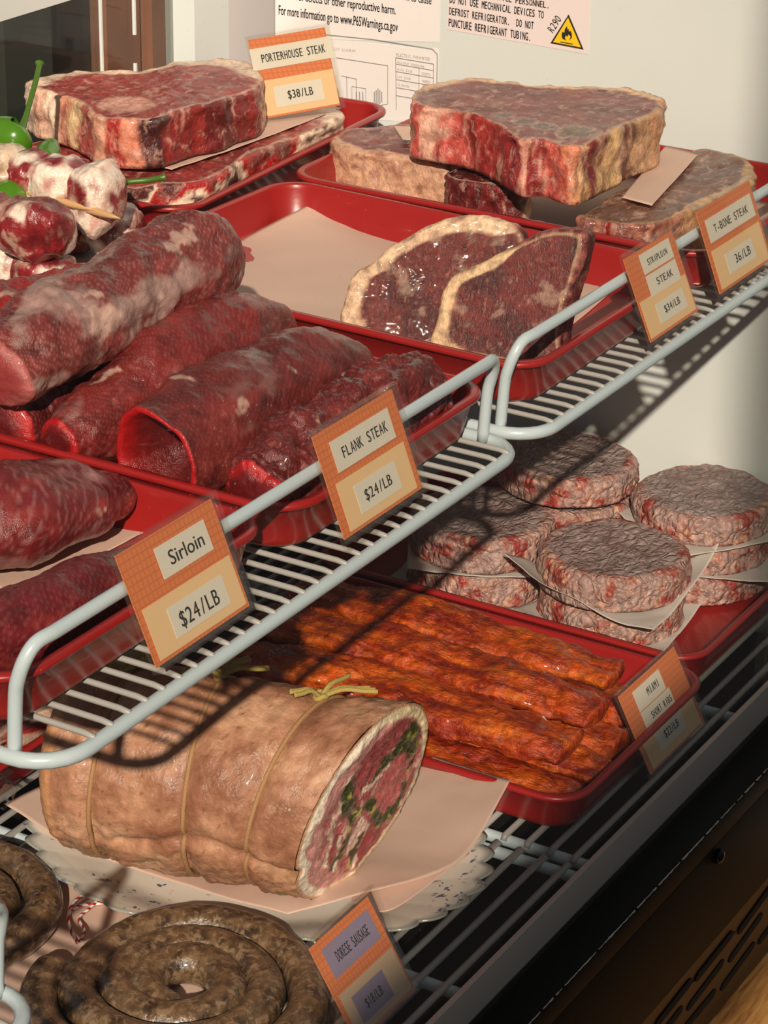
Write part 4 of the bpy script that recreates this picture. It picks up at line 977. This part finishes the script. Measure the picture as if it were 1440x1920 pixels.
    for j in range(R):
        for q in range(seg): l = (q+1) % seg; F.append((j*seg+q, j*seg+l, (j+1)*seg+l, (j+1)*seg+q))
    MB().add(V, F, cc).build('cut_face', M['m_cut'], e)
    strm = plain('butcher_string', C(168, 126, 84), .7, bump=.4, bscale=900)
    ky = plain('herb_stained_string', C(172, 150, 80), .7, bump=.4, bscale=900)
    for i, s in enumerate(STR):
        L = []
        for q in range(120):
            th = 2*math.pi*q/120; p, d = pt(s+.012*math.sin(th)+.006*math.sin(2*th+i), th, 1.0, 0); L.append(p+d.normalized()*.0009)
        st = MB().tube(L, .0016, 8, True).build('string', strm, e)
        th = math.pi*.5+(.10, .20, .18)[i]; p, d = pt(s, th, 1.0, 0); nn = d.normalized(); p = p+nn*.003
        kn = MB(); random.seed(90+i)
        kn.tube([p+SA*.004*math.cos(a)+DA*.0035*math.sin(a)+nn*(.0012*math.sin(2*a)+.001) for a in [k*2*math.pi/16 for k in range(16)]], .0018, 8, True)
        for dv in ((SA*.012-DA*.012+nn*.008), (DA*.022-SA*.006+nn*.007), (DA*.004-SA*.016+nn*.004)):
            for w_ in range(3):
                o = (SA*random.uniform(-1, 1)+DA*random.uniform(-1, 1))*.0022
                kn.tube(spl([p, p+dv*.5+nn*.003+o, p+dv+o*2, p+dv*1.35-nn*.002+o*2.5], 14), .0016, 6)
        kn.build('knot', ky, st)
    return e
M['m_cut'] = meat('roast_cut_meat', (1, 1, 1), sscale=200, samt=.18, scol=C(236, 200, 186), bump=.45, bscale=240, dark=.75, rough=.26, coat=.45, sss=.08)
roast()
# scalloped plate and its paper
def plate_mat():
    m, nt, b, out = newmat('floral_china'); L = nt.links.new; co = objcoord(nt)
    v = N(nt, 'ShaderNodeTexNoise', Scale=170., Detail=2.); L(co, v.inputs['Vector']); n = N(nt, 'ShaderNodeTexNoise', Scale=22., Detail=1.); L(co, n.inputs['Vector'])
    a = ramp(nt, v.outputs['Fac'], [(.60, (0, 0, 0)), (.64, (1, 1, 1))]); d = ramp(nt, n.outputs['Fac'], [(.54, (0, 0, 0)), (.60, (1, 1, 1))])
    mm = N(nt, 'ShaderNodeMath', operation='MULTIPLY'); L(a, mm.inputs[0]); L(d, mm.inputs[1])
    at = N(nt, 'ShaderNodeVertexColor', layer_name='Col'); c = mixc(nt, mm.outputs[0], at.outputs[0], C(92, 100, 128)); L(c, b.inputs['Base Color']); b.inputs['Roughness'].default_value = .14; b.inputs['Coat Weight'].default_value = .5; return m
pcn = Vector((1.205, .800, .0004)); ang = math.atan2(DA.y, DA.x)
V, F = ring_plate(pcn, .152, .112, ang, [(.45,.0035),(.62,.004),(.72,.007),(.80,.011),(.88,.0145),(.95,.017),(.985,.018),(1,.0176),(.985,.0155),(.88,.011),(.72,.003),(.62,0),(.45,0)], 34, .045, .0016, n=408)
PC = [(C(150, 150, 140) if 6*408 <= i < 8*408 else C(232, 222, 208)) for i in range(len(V))]
tag(MB().add(V, F, PC).build('scalloped_plate', plate_mat()), 'oval china plate with scalloped rim and small blue flowers under the roast', 'plate')
def rp(x, y, z): return Pz(x, y, z)
paper([[rp(8,1508,.021), rp(150,1440,.021), rp(330,1370,.021), rp(520,1330,.021)], [rp(150,1592,.0190), rp(330,1530,.0186), rp(560,1470,.0186), rp(760,1400,.021)], [rp(370,1668,.0205), rp(520,1610,.0186), rp(700,1540,.0186), rp(880,1440,.026)], [rp(540,1715,.022), rp(690,1672,.030), rp(860,1615,.024), rp(957,1463,.034)]], 'pink butcher paper under the pork roast, corners past the plate rim', amp=.0008)
paper([[Pz(660,1660,.021), Pz(740,1610,.021), Pz(860,1540,.021)], [Pz(660,1690,.0235), Pz(735,1706,.0215), Pz(880,1600,.0225)]], 'second fold of pink paper hanging at the front of the plate', nu=24, nv=20, amp=.0008)

# ------------------------------------------------------------------ sausage coils
def spiral(c, keys, tube, zc, label, seed):
    """coil through (angle in degrees, radius) keys"""
    a0, a1 = keys[0][0], keys[-1][0]; n = int((a1-a0)/4); pts = []
    kp = [Vector((k[0], k[1], 0)) for k in keys]; fine = spl(kp, len(keys)*16)
    for i in range(n):
        a = a0+(a1-a0)*i/(n-1); j = 0
        while j < len(fine)-2 and fine[j+1].x < a: j += 1
        f, g_ = fine[j], fine[j+1]; q = (a-f.x)/max(1e-6, g_.x-f.x); r = f.y+(g_.y-f.y)*max(0, min(1, q)); a = math.radians(a)
        pts.append(Vector((c.x+r*math.cos(a), c.y+r*math.sin(a), zc+.0006*math.sin(3*a))))
    def col(u, th, cp, p):
        n1 = fbm(p, 130, 4, seed); n2 = fbm(p, 60, 3, seed+2)
        return mix(mix(C(108, 82, 56), C(64, 46, 32), sst(-.3, .4, n1)), C(124, 96, 66), sst(.1, .6, n2)*.5)
    V, F, cc = loft(pts, [tube*.92]+[tube]*30+[tube*.95], [tube*.92]+[tube]*30+[tube*.95], col, n=n, seg=44, amp=.0006, fq=70, seed=seed, cap=1.0)
    tag(MB().add(V, F, cc).build('sausage_coil', M['m_sausage']), label, 'sausage', 'coiled sausages')
spiral(Pz(347, 1850, .014), [(112,.0835),(135,.0885),(180,.0915),(225,.088),(270,.080),(315,.0715),(405,.0655),(450,.0615),(495,.0635),(585,.057),(675,.0465),(765,.0425),(855,.0405),(945,.033),(1035,.0252),(1125,.0242),(1215,.0240),(1262,.0240)], .0124, .0138, 'brown sausage coil in front, its loose end curling at the left', 101)
spiral(Pz(-112, 1694, .014), [(150,.072),(240,.068),(330,.063),(510,.049),(690,.036),(870,.024),(960,.020)], .0122, .0138, 'second brown sausage coil cut by the left edge of the photo', 104)
a, b, c_, d = Pz(40,1592,.001), Pz(440,1752,.001), Pz(560,2000,.001), Pz(-260,1800,.001)
paper([[Pz(-200,1660,.0012), Pz(46,1590,.0012), Pz(240,1664,.0012), Pz(400,1728,.0012)], [Pz(-300,1860,.0012), Pz(0,1830,.0012), Pz(200,1850,.0012), Pz(520,1860,.0012)], [Pz(-300,2050,.0012), Pz(0,2050,.0012), Pz(200,2050,.0012), Pz(600,1960,.0012)]], 'pink butcher paper under the sausage coils', amp=.0)
# twine
def twine_mat():
    m, nt, b, out = newmat('red_white_twine'); at = N(nt, 'ShaderNodeVertexColor', layer_name='Col'); nt.links.new(at.outputs[0], b.inputs['Base Color']); b.inputs['Roughness'].default_value = .7; return m
tw = MB()
def strand(px):
    pts = spl([Pz(x, y, z) for x, y, z in px], 120)
    tw.tube(pts, .0010, 10, cols=lambda i, k: C(176, 26, 32) if (i*.55-k*.62) % 6.2 < 2.6 else C(238, 226, 216))
strand([(145,1768,.016),(133,1745,.012),(128,1715,.006),(140,1690,.006),(165,1675,.006),(185,1672,.004),(215,1680,.0035),(250,1687,.0035),(305,1697,.0035)])
strand([(150,1765,.014),(158,1745,.010),(148,1722,.006),(165,1705,.005),(180,1690,.005),(178,1676,.004),(165,1668,.0035)])
strand([(145,1764,.013),(130,1735,.008),(130,1712,.004),(150,1698,.004),(185,1694,.0035),(225,1688,.0045),(265,1683,.0035),(285,1688,.0035)])
tag(tw.build('baker_twine', twine_mat()), 'red and white twine tied at the end of the sausage coil', 'twine')
# plastic bag corner at the left
M['plastic'] = clear('clear_bag', (.9, .9, .9), .16, .12)
paper([[Pz(-60,1500,.02), Pz(-10,1455,.035), Pz(44,1468,.03)], [Pz(-60,1530,.03), Pz(0,1480,.045), Pz(30,1485,.035)], [Pz(-60,1560,.02), Pz(-20,1525,.028), Pz(10,1505,.024)]], 'crumpled corner of a clear plastic bag at the left edge', 'plastic', 'plastic_bag', None, amp=.006, fq=60)
# meat packs in the floor trays behind
for (x0, x1, lab, sd_) in ((1.115, 1.300, 'dark wrapped meat slab in the floor tray behind the roast', 111), (.882, 1.066, 'dark wrapped meat slab in the far left floor tray', 112)):
    V, F, cc = slab([Vx(x0, 1.01, .034), Vx((x0+x1)/2, 1.005, .036), Vx(x1, 1.01, .034), Vx(x1+.003, 1.09, .036), Vx(x1, 1.165, .034), Vx((x0+x1)/2, 1.17, .036), Vx(x0, 1.165, .034), Vx(x0-.003, 1.09, .036)], Vx(0, 0, -1), .028, steak_col(8, [], lean=C(90, 30, 30), seed=sd_), seed=sd_, amp=.003, N_=80, R=10)
    tag(MB().add(V, F, cc).build('meat_slab', M['m_flank']), lab, 'meat', 'wrapped slabs in floor trays')
